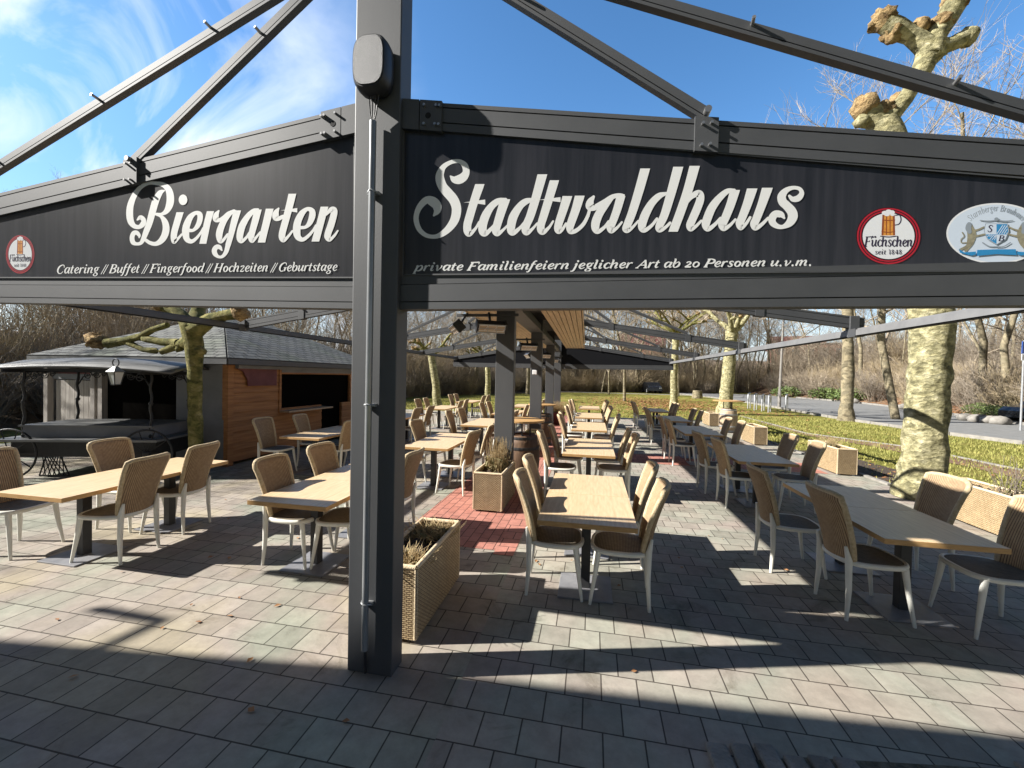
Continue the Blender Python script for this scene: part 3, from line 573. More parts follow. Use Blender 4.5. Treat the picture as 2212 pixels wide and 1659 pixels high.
STAD = [(S1, 0, '640,345,20 690,390,95 760,395,130 830,355,125 868,280,100 845,185,88 765,130,60 655,140,58 545,205,75 490,310,112 490,400,132 530,500,135 600,585,142 680,680,142 722,780,138 725,880,135 690,1000,125 600,1120,100 490,1200,75 390,1224,58 280,1200,62 190,1120,72 145,1000,76 150,890,76 200,780,88 290,695,105 375,710,140 440,770,135 445,850,100 400,915,30'),
 (S1, 1, '1068,460,130 990,690,122 910,960,120 885,1060,116 890,1150,112 920,1185,72 1000,1110,42 1060,1010,35'), (S1, 2, '868,728,75 1145,722,75'),
 (S1, 1, '1438,680,135 1380,850,128 1310,1080,116 1300,1150,110 1330,1180,72 1400,1130,42 1470,1060,30'), (S1, 0, '1440,685,50 1330,710,88 1230,790,102 1150,920,125 1110,1050,125 1110,1150,115 1150,1180,75 1230,1110,52 1290,1040,40'),
 (S1, 1, '1975,318,138 1880,660,126 1800,920,120 1740,1060,115 1730,1140,110 1760,1165,72 1830,1110,42 1900,1030,30'), (S1, 0, '1840,685,45 1740,710,88 1650,780,102 1560,920,125 1525,1040,125 1520,1140,110 1560,1165,75 1650,1095,47 1720,1010,40'),
 (S1, 1, '2150,405,130 2080,640,124 2000,900,118 1955,1050,112 1955,1130,108 1990,1158,72 2070,1090,42 2130,1000,30'), (S1, 2, '1945,690,72 2238,686,72'),
 (S2, 1, '310,560,138 250,760,122 190,940,115 170,1040,105 190,1078,66 240,1040,46 290,960,35'), (S2, 1, '490,555,138 430,760,124 370,930,118 345,1020,108 360,1078,72 440,1060,60 540,970,55 605,850,48 632,760,45'),
 (S2, 0, '690,570,40 645,640,100 640,710,125 700,735,75 770,705,60'), (S2, 0, '740,710,80 860,640,78 960,575,72 1060,545,52 1130,548,30'),
 (S2, 1, '1088,560,125 1030,760,118 960,950,112 930,1010,110 950,1068,72 1030,1020,42 1100,940,30'), (S2, 0, '960,580,60 870,680,98 770,820,120 720,950,125 720,1040,108 760,1075,66 850,1010,47 910,930,40'),
 (S2, 1, '1440,160,138 1350,480,132 1250,800,122 1180,980,115 1160,1040,105 1190,1060,66 1260,1010,42 1340,920,30'),
 (S2, 1, '1920,135,142 1820,500,132 1720,830,120 1650,980,112 1640,1040,95 1680,1050,58 1750,1000,45 1800,950,40'), (S2, 0, '1750,520,40 1640,560,90 1530,670,108 1440,830,125 1395,970,120 1400,1040,95 1450,1050,62 1540,980,47 1610,890,40'),
 (S3, 3, '315,122,146 215,480,136 105,800,130 0,1078,130'), (S3, 0, '190,680,30 250,590,60 320,535,88 385,530,110 395,610,115 350,740,118 280,900,116 245,990,110 260,1040,70 330,1000,47 410,920,35'),
 (S3, 1, '902,472,138 830,700,126 740,920,118 710,980,110 740,1035,70 830,980,47 905,900,35'), (S3, 0, '890,475,45 790,490,75 680,580,100 570,720,120 500,880,125 475,980,115 510,1040,70 610,970,52 690,880,40'),
 (S3, 1, '1150,450,148 1080,670,130 1000,880,118 965,960,112 985,1025,66 1060,960,47 1120,870,38'), (S3, 1, '1370,440,152 1290,680,128 1210,890,118 1175,970,112 1200,1025,72 1290,970,52 1380,880,40'),
 (S3, 0, '1690,560,40 1740,605,75 1820,590,90 1868,520,72 1835,455,55 1740,440,55 1640,480,82 1580,560,122 1590,640,128 1650,700,128 1720,780,142 1738,860,142 1690,950,112 1600,1005,62 1520,1000,72 1450,950,100 1440,880,112 1490,820,102 1570,830,90 1615,880,30')]
BIER = [(B1, 0, '340,845,30 400,800,85 460,850,88 440,930,100 370,980,78 280,960,90 215,870,122 195,720,132 215,550,122 290,370,102 400,230,80 540,155,65 680,150,65 830,180,90 930,270,122 965,420,142 950,560,138 890,680,100 800,735,56 700,735,50'),
 (B1, 0, '850,290,30 770,335,100 690,480,130 630,680,130 570,900,120 510,1060,110 460,1190,90 410,1280,70 330,1300,60 260,1270,90 240,1180,90 270,1100,88 330,1090,80 375,1140,60 375,1180,25'),
 (B1, 0, '690,740,40 790,780,62 860,880,112 885,1000,130 860,1130,130 790,1240,112 690,1298,80 580,1280,70 490,1220,60'),
 (B1, 1, '1150,700,132 1090,900,126 1040,1080,122 1030,1200,115 1040,1262,76 1110,1200,52 1180,1120,40'),
 (B1, 0, '1320,1045,70 1400,1040,60 1480,960,90 1525,840,102 1520,740,100 1440,715,72 1340,800,112 1270,960,136 1255,1100,136 1285,1215,106 1370,1252,78 1460,1190,57 1540,1090,46 1590,1000,40'),
 (B1, 3, '1725,680,132 1670,880,126 1625,1090,128 1580,1298,130'), (B1, 0, '1880,675,35 1835,750,100 1830,830,116 1900,845,72 1980,790,62 2060,720,60 2170,670,50'),
 (B2, 1, '240,480,128 180,700,114 130,900,102 80,1080,95'), (B1, 0, '2085,1210,96 2058,1318,96 2020,1450,82 1955,1535,62 1880,1545,54 1815,1490,90 1800,1420,100 1840,1358,88 1900,1365,80 1940,1420,30'),
 (B1, 0, '2200,680,45 2100,720,82 1990,850,112 1920,1000,126 1890,1130,126 1905,1245,86 1960,1235,60 2050,1120,45'),
 (B2, 1, '600,465,128 555,650,120 500,850,112 480,950,108 500,1012,72 560,960,47 640,860,35'), (B2, 0, '600,462,40 520,490,76 420,590,100 330,740,120 290,880,120 285,980,105 320,1018,66 400,950,47 450,870,40'),
 (B2, 3, '805,450,132 740,720,126 700,880,125 662,1040,126'), (B2, 0, '960,445,30 915,520,100 910,600,114 960,622,80 1035,585,60'),
 (B2, 1, '1200,190,132 1140,440,126 1070,700,120 1025,870,118 1020,960,108 1050,1002,68 1120,940,47 1200,840,38'), (B2, 2, '1030,480,78 1285,478,78'),
 (B2, 0, '1345,780,60 1430,770,57 1500,700,90 1545,580,112 1540,490,100 1460,455,66 1360,540,107 1290,690,126 1275,840,131 1300,945,108 1380,988,70 1470,930,57 1560,830,46 1610,740,36'),
 (B2, 3, '1760,415,132 1700,650,128 1650,836,129 1600,1022,130'), (B2, 0, '1790,560,25 1865,470,78 1922,475,112 1920,560,116 1870,740,120 1820,880,115 1815,950,108 1850,992,62 1930,920,46 1990,835,30')]
def script_word(ink, strokes):
    for tf, fl, t in strokes:
        ink.tf = tf; P = W_(t); ink.stroke(P, 0, flat0=fl in (1, 2, 3), flat1=fl == 3, cap0=fl == 0, cap1=fl in (0, 1))
        if fl == 2: pass
# italic serif alphabet for the small lines: x-height 1, strokes are (x, y, width)
T, t_ = .20, .09
GL = {
'a': (.92, ['.70,.9,.08 .42,1,.1 .17,.72,.19 .12,.3,.19 .26,.05,.13 .45,.18,.09 .66,.55,.07', '.80,1,.19 .68,.45,.19 .66,.12,.17 .78,.05,.1 .92,.16,.05']),
'b': (.88, ['.05,1.5,.07 .22,1.52,.12 .2,1.2,.19 .12,.4,.19 .2,.08,.12 .42,.02,.1 .68,.3,.19 .74,.72,.19 .6,.98,.1 .4,.85,.08 .18,.5,.07']),
'c': (.74, ['.68,.78,.15 .6,.96,.1 .4,.98,.1 .16,.65,.2 .14,.28,.2 .32,.03,.12 .52,.08,.09 .68,.25,.06']),
'd': (.95, ['.7,.9,.08 .42,1,.1 .17,.72,.19 .12,.3,.19 .26,.05,.13 .45,.18,.09 .68,.6,.07', '.72,1.5,.07 .90,1.52,.12 .86,1.2,.19 .7,.4,.19 .68,.12,.17 .8,.05,.1 .93,.16,.05']),
'e': (.76, ['.16,.42,.07 .42,.5,.09 .64,.74,.15 .56,.96,.11 .38,.98,.1 .16,.65,.19 .14,.28,.19 .32,.03,.12 .52,.08,.09 .70,.26,.06']),
'f': (.58, ['-.28,-.38,.1 -.14,-.46,.1 .02,-.2,.17 .16,.5,.19 .3,1.2,.18 .46,1.52,.1 .64,1.48,.12', '.05,.95,.09 .58,.95,.09']),
'g': (.86, ['.62,.9,.08 .4,1,.1 .18,.75,.18 .2,.45,.17 .36,.35,.1 .56,.5,.15 .62,.8,.16 .55,.95,.1', '.6,.95,.08 .84,1.0,.1', '.34,.36,.09 .2,.2,.12 .42,.06,.15 .64,-.12,.16 .5,-.42,.1 .2,-.46,.1 .04,-.26,.14 .22,-.02,.09']),
'h': (.95, ['.05,1.5,.07 .22,1.52,.12 .2,1.2,.19 .06,.0,.19', '.1,.4,.07 .36,.85,.08 .6,.98,.13 .70,.8,.19 .6,.3,.19 .62,.06,.14 .86,.14,.05']),
'i': (.52, ['.04,.8,.05 .24,.95,.14 .22,.7,.19 .14,.2,.19 .24,.04,.12 .44,.16,.05', '.30,1.38,.2 .31,1.40,.2']),
'j': (.48, ['.04,.8,.05 .26,.95,.14 .22,.6,.19 .08,-.15,.18 -.1,-.46,.1 -.26,-.4,.13', '.32,1.38,.2 .33,1.40,.2']),
'l': (.50, ['.06,1.5,.07 .26,1.52,.12 .24,1.2,.19 .13,.2,.19 .24,.04,.12 .42,.16,.05']),
'm': (1.42, ['.02,.8,.05 .2,.95,.14 .18,.7,.19 .06,.0,.19', '.12,.45,.07 .34,.85,.08 .54,.98,.12 .62,.8,.19 .5,.0,.19', '.58,.45,.07 .8,.85,.08 1.0,.98,.12 1.1,.8,.19 1.02,.3,.19 1.06,.06,.14 1.32,.14,.05']),
'n': (.95, ['.02,.8,.05 .2,.95,.14 .18,.7,.19 .06,.0,.19', '.12,.45,.07 .36,.85,.08 .6,.98,.13 .70,.8,.19 .6,.3,.19 .62,.06,.14 .86,.14,.05']),
'o': (.84, ['.45,.98,.1 .2,.8,.18 .12,.35,.2 .34,.02,.1 .6,.2,.18 .70,.62,.2 .45,.98,.1']),
'p': (.90, ['.02,.85,.05 .2,.97,.14 .18,.7,.19 -.03,-.5,.19', '-.16,-.5,.08 .2,-.5,.08', '.14,.45,.07 .4,.9,.08 .62,.96,.13 .74,.7,.19 .66,.28,.19 .4,.02,.1 .14,.1,.08']),
'r': (.68, ['.02,.8,.05 .2,.95,.14 .18,.7,.19 .06,.0,.19', '.12,.45,.07 .34,.85,.08 .52,.97,.12 .64,.88,.16']),
's': (.66, ['.58,.78,.13 .5,.96,.1 .3,.97,.1 .17,.76,.16 .34,.52,.19 .50,.28,.17 .36,.03,.1 .14,.05,.1 .05,.24,.13']),
't': (.56, ['.32,1.36,.09 .24,.9,.18 .14,.25,.19 .24,.04,.12 .46,.16,.05', '.02,.95,.09 .52,.95,.09']),
'u': (.95, ['.02,.8,.05 .2,.95,.14 .18,.6,.19 .12,.25,.19 .24,.03,.13 .44,.2,.08 .66,.6,.07', '.80,1,.19 .68,.45,.19 .66,.12,.17 .78,.05,.1 .92,.16,.05']),
'v': (.82, ['.02,.8,.05 .2,.97,.14 .24,.6,.19 .28,.04,.15 .5,.3,.09 .70,.7,.1 .66,.95,.14']),
'z': (.74, ['.12,.78,.09 .16,.93,.13 .62,.92,.12 .1,.08,.08', '.06,.08,.13 .5,.05,.14 .66,.22,.08']),
'A': (1.25, ['-.02,.0,.07 .22,.25,.09 .85,1.42,.1', '.82,1.45,.2 .98,.6,.22 1.04,.0,.2', '.34,.5,.09 .92,.5,.09', '-.1,.0,.08 .26,.0,.08', '.82,.0,.08 1.24,.0,.08']),
'B': (1.12, ['.42,1.42,.22 .12,.0,.22', '.2,1.42,.09 .7,1.42,.1 1.0,1.22,.2 .88,.88,.17 .55,.76,.09', '.45,.76,.09 .82,.66,.14 .95,.38,.21 .74,.06,.13 .4,.0,.1 -.02,.0,.09']),
'C': (1.14, ['1.1,1.0,.09 1.02,1.36,.11 .72,1.44,.12 .3,1.1,.21 .14,.5,.22 .36,.04,.14 .74,.02,.1 1.0,.36,.08']),
'F': (1.10, ['.44,1.42,.22 .14,.0,.22', '.2,1.42,.1 .8,1.42,.12 1.16,1.42,.12 1.1,1.08,.07', '.32,.74,.1 .78,.74,.1 .82,.9,.06', '-.04,.0,.09 .42,.0,.09']),
'G': (1.24, ['1.12,1.02,.09 1.04,1.36,.11 .72,1.44,.12 .3,1.1,.21 .14,.5,.22 .36,.04,.14 .78,.06,.12', '1.02,.62,.2 .9,.06,.2', '.78,.62,.09 1.2,.62,.09']),
'H': (1.38, ['.42,1.42,.21 .12,.0,.21', '1.22,1.42,.21 .92,.0,.21', '.3,.72,.09 1.06,.72,.09', '.2,1.42,.08 .62,1.42,.08', '1.0,1.42,.08 1.42,1.42,.08', '-.06,.0,.08 .36,.0,.08', '.74,.0,.08 1.14,.0,.08']),
'P': (1.06, ['.44,1.42,.22 .14,.0,.22', '.2,1.42,.09 .7,1.42,.11 1.05,1.14,.21 .88,.72,.15 .36,.66,.09', '-.04,.0,.09 .42,.0,.09']),
'S': (.95, ['.88,1.1,.11 .78,1.36,.11 .5,1.42,.12 .28,1.14,.18 .48,.8,.2 .7,.42,.19 .5,.04,.12 .2,.05,.11 .08,.36,.1']),
'2': (.80, ['.16,.78,.13 .26,.96,.1 .5,.98,.12 .62,.75,.18 .4,.4,.13 .06,.06,.1', '.06,.06,.12 .4,.08,.16 .66,.06,.14 .72,.24,.07']),
'0': (.88, ['.48,.98,.1 .2,.8,.16 .12,.35,.17 .36,.02,.1 .64,.2,.16 .74,.62,.17 .48,.98,.1']),
'1': (.60, ['.14,1.2,.09 .34,1.4,.12 .34,.0,.2']), '8': (.82, ['.4,1.42,.11 .18,1.1,.15 .4,.76,.15 .66,.4,.16 .4,.02,.11 .14,.38,.15 .4,.76,.13 .62,1.1,.14 .4,1.42,.11']),
'4': (.84, ['.56,.0,.2 .56,1.42,.16', '.56,1.42,.1 .1,.45,.1', '.08,.42,.11 .8,.42,.11']),
'.': (.46, ['.18,.08,.2 .19,.1,.2']), '/': (.30, ['-.12,-.2,.09 .5,1.45,.09']), ' ': (.42, [])}
def textwidth(s, tr=.04): return sum(GL[c][0]+tr for c in s)
def text(ink, s, place, mi=0, shear=.0, tr=.04, wk=1., umlaut=()):      # place(u, v) maps letter space to ink space; returns nothing
    u = 0.
    for k, c in enumerate(s):
        adv, st = GL[c]
        ex = ['.22,1.42,.26 .23,1.44,.26', '.64,1.42,.26 .65,1.44,.26'] if k in umlaut else []
        for q in st+ex:
            P = [(x+shear*y, y, w) for x, y, w in W_(q)]
            out = []
            for x, y, w in P:
                a = place(u+x, y); b = place(u+x+.01, y); sc = math.hypot(b[0]-a[0], b[1]-a[1])/.01
                out.append((a[0], a[1], w*sc*wk))
            if len(out) == 2 and math.hypot(out[1][0]-out[0][0], out[1][1]-out[0][1]) < out[0][2]*.5: ink.disc(out[0][0], out[0][1], out[0][2]*.55, out[0][2]*.55, mi, n=10)
            else: ink.stroke(out, mi, n=4, cap0=False, cap1=False)
        u += adv+tr
def line_place(x0, y0, x1, y1, wid, xh):
    k = 1/wid; dx, dy = (x1-x0)*k, (y1-y0)*k
    return lambda u, v: (x0+dx*u, y0+dy*u-xh*v)
px = lambda x, y, d: onb(x, y, d)
def badge(name_parent, c, ex, ey):        # round red brewery badge; local frame of the photo crop: centre (0,0), half size 1
    tf = lambda x, y, d: onb(c[0]+x*ex, c[1]+y*ey, d)
    ink = Ink(tf, .002); ink.capmin = .004
    for rr, m in ((1., 3), (.97, 2), (.92, 3), (.885, 2), (.84, 3), (.795, 1)): ink.disc(0, 0, rr, rr, m, n=44)
    ink.poly([(-.16, -.78), (.17, -.78), (.19, -.02), (-.21, -.02)], 4)
    ink.poly([(-.19, -.74), (-.13, -.74), (-.16, -.03), (-.22, -.03)], 5); ink.poly([(.13, -.74), (.19, -.74), (.20, -.03), (.14, -.03)], 5)
    for x0 in (-.08, .03): ink.poly([(x0, -.7), (x0+.03, -.7), (x0+.03, -.05), (x0, -.05)], 5)
    ink.stroke([(-.2, -.56, .03), (0, -.54, .03), (.2, -.56, .03)], 5); ink.stroke([(-.22, -.16, .03), (0, -.13, .03), (.2, -.16, .03)], 5)
    for x, y, a in ((-.12, -.8, .09), (0, -.84, .1), (.1, -.82, .09), (-.05, -.76, .09), (.12, -.75, .07)): ink.disc(x, y, a, a*.8, 1)
    ink.stroke([(.2, -.72, .03), (.34, -.72, .035), (.38, -.56, .035), (.32, -.42, .035), (.19, -.38, .03)], 0)
    ink.stroke([(-.26, .0, .03), (0, .03, .035), (.24, .0, .03)], 0)
    s = 'Fuchschen'; w = textwidth(s, .0); text(ink, s, line_place(-.74, .36, .74, .36, w, .235), 0, tr=.0, wk=1.25, umlaut=(1,))
    s = 'seit 1848'; w = textwidth(s, .06); text(ink, s, line_place(-.42, .63, .42, .63, w, .115), 0, tr=.06)
    return obj('badge', ink.mb, ['emdark', 'emwhite', 'red', 'emblack', 'beer', 'embrown'], name_parent)
def board(name, label, poly, where):
    t = thing(name, label, 'sign board')
    mb = MB(); mb.prism([onb(*p) for p in poly], (0, .012, 0)); obj('panel', mb, 'board', t)
    mb = MB(); k = len(poly)
    for i in range(k): mb.bar(onb(*poly[i], d=.004), onb(*poly[(i+1) % k], d=.004), .008, .016, up=(0, -1, 0))
    obj('edge_trim', mb, 'steel', t); return t
RB = board('sign_board', 'dark gable board with white script Stadtwaldhaus and two brewery emblems, right of the post', [(872, 276), (2480, 408), (2480, 583), (872, 594)], 0)
ink = Ink(S1); script_word(ink, STAD); obj('lettering', ink.mb, 'letter', RB)
K = .54861
ink = Ink(px); ink.capmin = .3; s = 'private Familienfeiern jeglicher Art ab 20 Personen u.v.m.'; w = textwidth(s)
text(ink, s, line_place(1633*K, 1067*K, 3200*K, 1045.5*K, w, 21.5*K), 0, shear=.16, wk=1.12); obj('small_lettering', ink.mb, 'letter', RB)
badge(RB, (1919.5, 510), 70.5, 62.5)
E2 = lambda x, y, d: onb((3300+x/3.0219)*K, (800+y/3.0219)*K, d)
ink = Ink(E2, .002); ink.capmin = .5; ink.disc(1885, 360, 597, 362, 0, n=60)
ink.disc(1885, 360, 575, 343, 1, n=60)
s = 'Starnberger Brauhaus'; w = textwidth(s, .12)
def arc(u, v): a = (u/w-.5)*2*rad(44); r = 440+52*v; return (1885+r*math.sin(a), 535-r*math.cos(a))
text(ink, s, arc, 3, tr=.12)
for sg in (1, -1):
    X = lambda P: [(1885+sg*(x-1885), y, q) for x, y, q in W_(P)]
    for q in ('1560,275,80 1590,370,105 1575,460,85 1545,520,55 1520,560,40', '1610,330,26 1670,315,22 1735,285,20', '1620,395,26 1680,385,22 1740,370,20', '1525,470,14 1470,470,12 1465,430,12 1500,395,12 1480,350,16', '1570,480,42 1520,520,30 1450,555,26'): ink.stroke(X(q), 4)
    ink.stroke(X('1560,255,60 1550,300,70 1565,340,50'), 6); ink.stroke(X('1690,205,10 1780,214,16 1885,205,14'), 6)
    ink.stroke(X('1720,470,14 1800,515,14 1885,520,14'), 6)
SH = [(1752, 242), (2018, 242), (2036, 330), (1995, 430), (1885, 496), (1775, 430), (1734, 330)]
ink.poly(SH, 6); c0 = (1885, 360); ink.poly([(1885+(x-1885)*.95, 360+(y-360)*.95) for x, y in SH], 1)
ink.poly([(1885, 250), (2010, 250), (2024, 330), (2010, 372), (1885, 372)], 5); ink.poly([(1885, 372), (1760, 372), (1782, 424), (1885, 486)], 5)
for i in range(5): x = 1890+i*28; ink.stroke([(x, 366, 9), (x+70 if x+70 < 2012 else 2012, 366-min(70, 2012-x)*1.5, 9)], 1, cap0=False, cap1=False)
for i in range(4): x = 1775+i*27; ink.stroke([(x, 378+(i > 0)*28*0+20, 8), (min(x+30, 1883), 378, 8)], 1, cap0=False, cap1=False)
for i in range(3): x = 1800+i*30; ink.stroke([(x, 440, 8), (min(x+45, 1883), 385, 8)], 1, cap0=False, cap1=False)
text(ink, 'S', lambda u, v: (1775+75*u, 342-55*v), 2); text(ink, 'B', lambda u, v: (1910+62*u, 448-44*v), 2)
ink.disc(1885, 190, 26, 22, 6)
ink.poly([(1655, 556), (1885, 548), (2115, 548), (2125, 618), (1885, 606), (1650, 628)], 5)
for sg in (1, -1): ink.poly([(1885+sg*(x-1885), y) for x, y in ((1640, 575), (1500, 585), (1440, 545), (1450, 590), (1590, 625), (1640, 610))], 5)
obj('oval_emblem', ink.mb, ['emwhite', 'empale', 'emdark', 'emgrey', 'emlion', 'emblue', 'emgrey'], RB)
LB = board('sign_board', 'dark gable board with white script Biergarten and one small badge, left of the post', [(766, 288), (-260, 524), (-260, 600), (766, 600)], 0)
ink = Ink(B1); script_word(ink, BIER); ink.tf = B1; ink.disc(1205, 465, 82, 100); obj('lettering', ink.mb, 'letter', LB)
ink = Ink(px); ink.capmin = .3; s = 'Catering // Buffet // Fingerfood // Hochzeiten // Geburtstage'; w = textwidth(s)
text(ink, s, line_place(222*K, 1077*K, 1328*K, 1066*K, w, 23*K), 0, shear=.14, wk=1.1); obj('small_lettering', ink.mb, 'letter', LB)
badge(LB, (43.5, 549.5), 31.5, 42.5)

# speaker and conduit on the front post
a, b = aty(758, 74, 2.08), aty(830, 181, 2.08); cx, cz = (a.x+b.x)/2, (a.z+b.z)/2; hw_, hh_ = (b.x-a.x)/2, (a.z-b.z)/2
t = thing('loudspeaker', 'rounded black outdoor loudspeaker fixed high on the front post', 'loudspeaker', (cx, 2.2, cz))
def rrect(hw, hh, y, e=3.2, n=36):
    out = []
    for i in range(n):
        an = 2*math.pi*i/n; c, s = math.cos(an), math.sin(an); out.append((math.copysign(abs(c)**(2/e), c)*hw, y, math.copysign(abs(s)**(2/e), s)*hh))
    return out
def loft(mb, rings, mi=0, cap=True):
    n = len(rings[0]); vs = [p for r in rings for p in r]; fs = []
    for i in range(len(rings)-1):
        for j in range(n): q = (j+1) % n; fs.append((i*n+j, i*n+q, i*n+n+q, i*n+n+j))
    mb.add(vs, fs, mi, True)
    if cap: mb.add(rings[0][::-1], [tuple(range(n))], mi); mb.add(rings[-1], [tuple(range(n))], mi)
mb = MB(); loft(mb, [rrect(hw_*.9, hh_*.93, -.004), rrect(hw_*1.04, hh_*1.04, -.02), rrect(hw_*1.07, hh_*1.06, -.06), rrect(hw_*1.02, hh_*1.03, -.095), rrect(hw_*.93, hh_*.96, -.112)]); obj('cabinet', mb, 'black', t)
mb = MB(); loft(mb, [rrect(hw_*.88, hh_*.92, -.1125), rrect(hw_*.86, hh_*.9, -.118)]); obj('grille', mb, 'speaker', t)
t = thing('cable_conduit', 'slim grey cable conduit clipped to the front of the post', 'conduit', (-1.27, 2.16, 0))
p0, p1 = aty(787, 1440, 2.168), aty(806, 262, 2.168); xb = p0.x; xt = p1.x
def Lc(p): return (p[0]+1.27, p[1]-2.16, p[2])
mb = MB(); mb.tube([Lc((xb, 2.168, .16)), Lc((xt, 2.168, p1.z))], .019, 14); obj('pipe', mb, 'pipe', t)
mb = MB(); mb.tube([Lc((xb, 2.172, .17)), Lc((xb, 2.18, .02))], .009, 8)
for i, e in enumerate((-.03, -.01, .012, .03)): mb.tube([Lc((xt, 2.168, p1.z-.02)), Lc((xt+e*.6, 2.168, p1.z+.04)), Lc((cx+e, 2.15, cz-hh_*1.0))], .004, 6)
obj('cable', mb, 'black', t)
for zc in (aty(800, 415, 2.168).z, aty(790, 875, 2.168).z, aty(784, 1305, 2.168).z):
    mb = MB(); x = xb+(xt-xb)*(zc-.16)/(p1.z-.16); mb.tube([Lc((x-.03, 2.175, zc)), Lc((x, 2.146, zc+.006)), Lc((x+.03, 2.175, zc))], .005, 6); mb.box(Lc((x, 2.19, zc)), (.07, .022, .016)); obj('clip', mb, 'galv', t)

# ---------------------------------------------------------------- tables
TH, TW, TD = .67, .735, .795
def table_root(label, loc, group):
    t = thing('table', label, 'table', loc, 0, group)
    mb = MB(); mb.box((0, 0, TH-.019), (TW, TD, .038), bev=.0025)
    for i, f in enumerate(mb.f):
        n = (Vector(mb.v[f[1]])-Vector(mb.v[f[0]])).cross(Vector(mb.v[f[2]])-Vector(mb.v[f[0]]))
        if abs(n.normalized().z) < .5: mb.m[i] = 1
    obj('tabletop', mb, ['oak', 'oakedge'], t)
    mb = MB(); mb.box((0, 0, TH/2-.016), (.075, .075, TH-.046), bev=.003); mb.box((0, 0, TH-.036), (.30, .30, .008)); obj('column', mb, 'column', t)
    mb = MB(); mb.box((0, 0, .007), (.43, .43, .014), bev=.003); obj('base_plate', mb, 'plate', t)
    return t
tab0 = None
# ---------------------------------------------------------------- chairs : sitter looks along +X
def ringpts(n=40):
    out = []
    for i in range(n):
        a = 2*math.pi*i/n; c, s = math.cos(a), math.sin(a); e = 2/3.0
        x = math.copysign(abs(c)**e, c)*.225; y = math.copysign(abs(s)**e, s)*(.215+.02*c)
        out.append(Vector((x, y, 0)))
    return out
def chair_root(label, loc, rz, group):
    t = thing('wicker_chair', label, 'chair', loc, rz, group)
    rp = ringpts(); n = len(rp); zs = .418
    prof = [(.0, -.019), (.010, -.014), (.013, 0), (.010, .014), (0, .019), (-.014, .017), (-.018, 0), (-.014, -.017)]
    mb = MB(); vs = []; fs = []; k = len(prof)
    for p in rp:
        d = p.normalized()
        for o, z in prof: vs.append(p+d*o+Vector((0, 0, zs+z)))
    for i in range(n):
        for j in range(k): q, r = (i+1) % n, (j+1) % k; fs.append((i*k+j, q*k+j, q*k+r, i*k+r))
    mb.add(vs, fs, 0, True); obj('seat_frame', mb, 'cream', t)
    mb = MB(); vs = []; fs = []; rs = [1., .93, .6, .25]; hs = [.006, .016, .006, .0]
    for r, h in zip(rs, hs): vs += [Vector((p.x*r*.985, p.y*r*.985, zs+h)) for p in rp]
    for i in range(len(rs)-1):
        for j in range(n): q = (j+1) % n; fs.append((i*n+j, i*n+q, i*n+n+q, i*n+n+j))
    fs.append(tuple(range(3*n, 4*n))); mb.add(vs, fs, 0, True); mb.add([Vector((p.x*.96, p.y*.96, zs-.008)) for p in rp][::-1], [tuple(range(n))], 0); obj('seat', mb, 'seatw', t)
    for s in (-1, 1):
        mb = MB(); mb.tube([(.165, s*.185, zs-.005), (.185, s*.192, .25), (.222, s*.212, 0)], [.0225, .0185, .0115], 12); obj('leg', mb, 'cream', t)
        mb = MB(); mb.tube([(-.226, s*.170, .54), (-.205, s*.174, zs+.02), (-.203, s*.181, .22), (-.218, s*.190, 0)], [.010, .0235, .0195, .0125], 12); obj('leg', mb, 'cream', t)
    mb = MB(); ns, nt_ = 14, 12; F = []; B = []
    for j in range(nt_+1):
        v = j/nt_; z = .405+.525*v; hw = .158+.058*v; xo = -.212-.028*v-.115*v**1.7
        if v > .92: hw -= .010*((v-.92)/.08)**2
        for i in range(ns+1):
            s = -1+2*i/ns; x = xo+.052*abs(s)**2.4+(.01 if v > .97 else 0); zz = z-(.016*abs(s)**8 if v > .85 else 0)*((v-.85)/.15 if v > .85 else 0)
            th = .019-(.006 if abs(s) > .95 else 0)
            F.append((x+th, s*hw, zz)); B.append((x-th, s*hw, zz))
    m_ = ns+1; vs = F+B; o = len(F); fs = []
    for j in range(nt_):
        for i in range(ns):
            a = j*m_+i; fs.append((a, a+1, a+m_+1, a+m_)); fs.append((o+a+1, o+a, o+a+m_, o+a+m_+1))
    for j in range(nt_):
        a = j*m_; fs.append((a, a+m_, o+a+m_, o+a)); a += ns; fs.append((a+m_, a, o+a, o+a+m_))
    for i in range(ns):
        a = i; fs.append((a+1, a, o+a, o+a+1)); a = nt_*m_+i; fs.append((a, a+1, o+a+1, o+a))
    # rounded rolls along the edges
    mb.add(vs, fs, 0, True)
    ed = [tuple((np.array(F[j*m_])+np.array(B[j*m_]))/2) for j in range(nt_+1)]; ed2 = [tuple((np.array(F[j*m_+ns])+np.array(B[j*m_+ns]))/2) for j in range(nt_+1)]
    top = [tuple((np.array(F[nt_*m_+i])+np.array(B[nt_*m_+i]))/2) for i in range(ns+1)]
    br_ = obj('backrest', mb, 'wicker', t); mb = MB(); mb.tube(ed+top[1:-1]+ed2[::-1], .0205, 8); obj('rolled_edge', mb, 'ropeedge', br_); return t
ch0 = None
def put_chair(x, y, rz, label, group):
    global ch0
    if ch0 is None: ch0 = chair_root(label, (x, y, .0), rz, group); return ch0
    return dup(ch0, (x, y, 0), rz, label, group)
def put_table(x, y, label, group):
    global tab0
    if tab0 is None: tab0 = table_root(label, (x, y, 0), group); return
    dup(tab0, (x, y, 0), None, label, group)
CH_OFF = .315
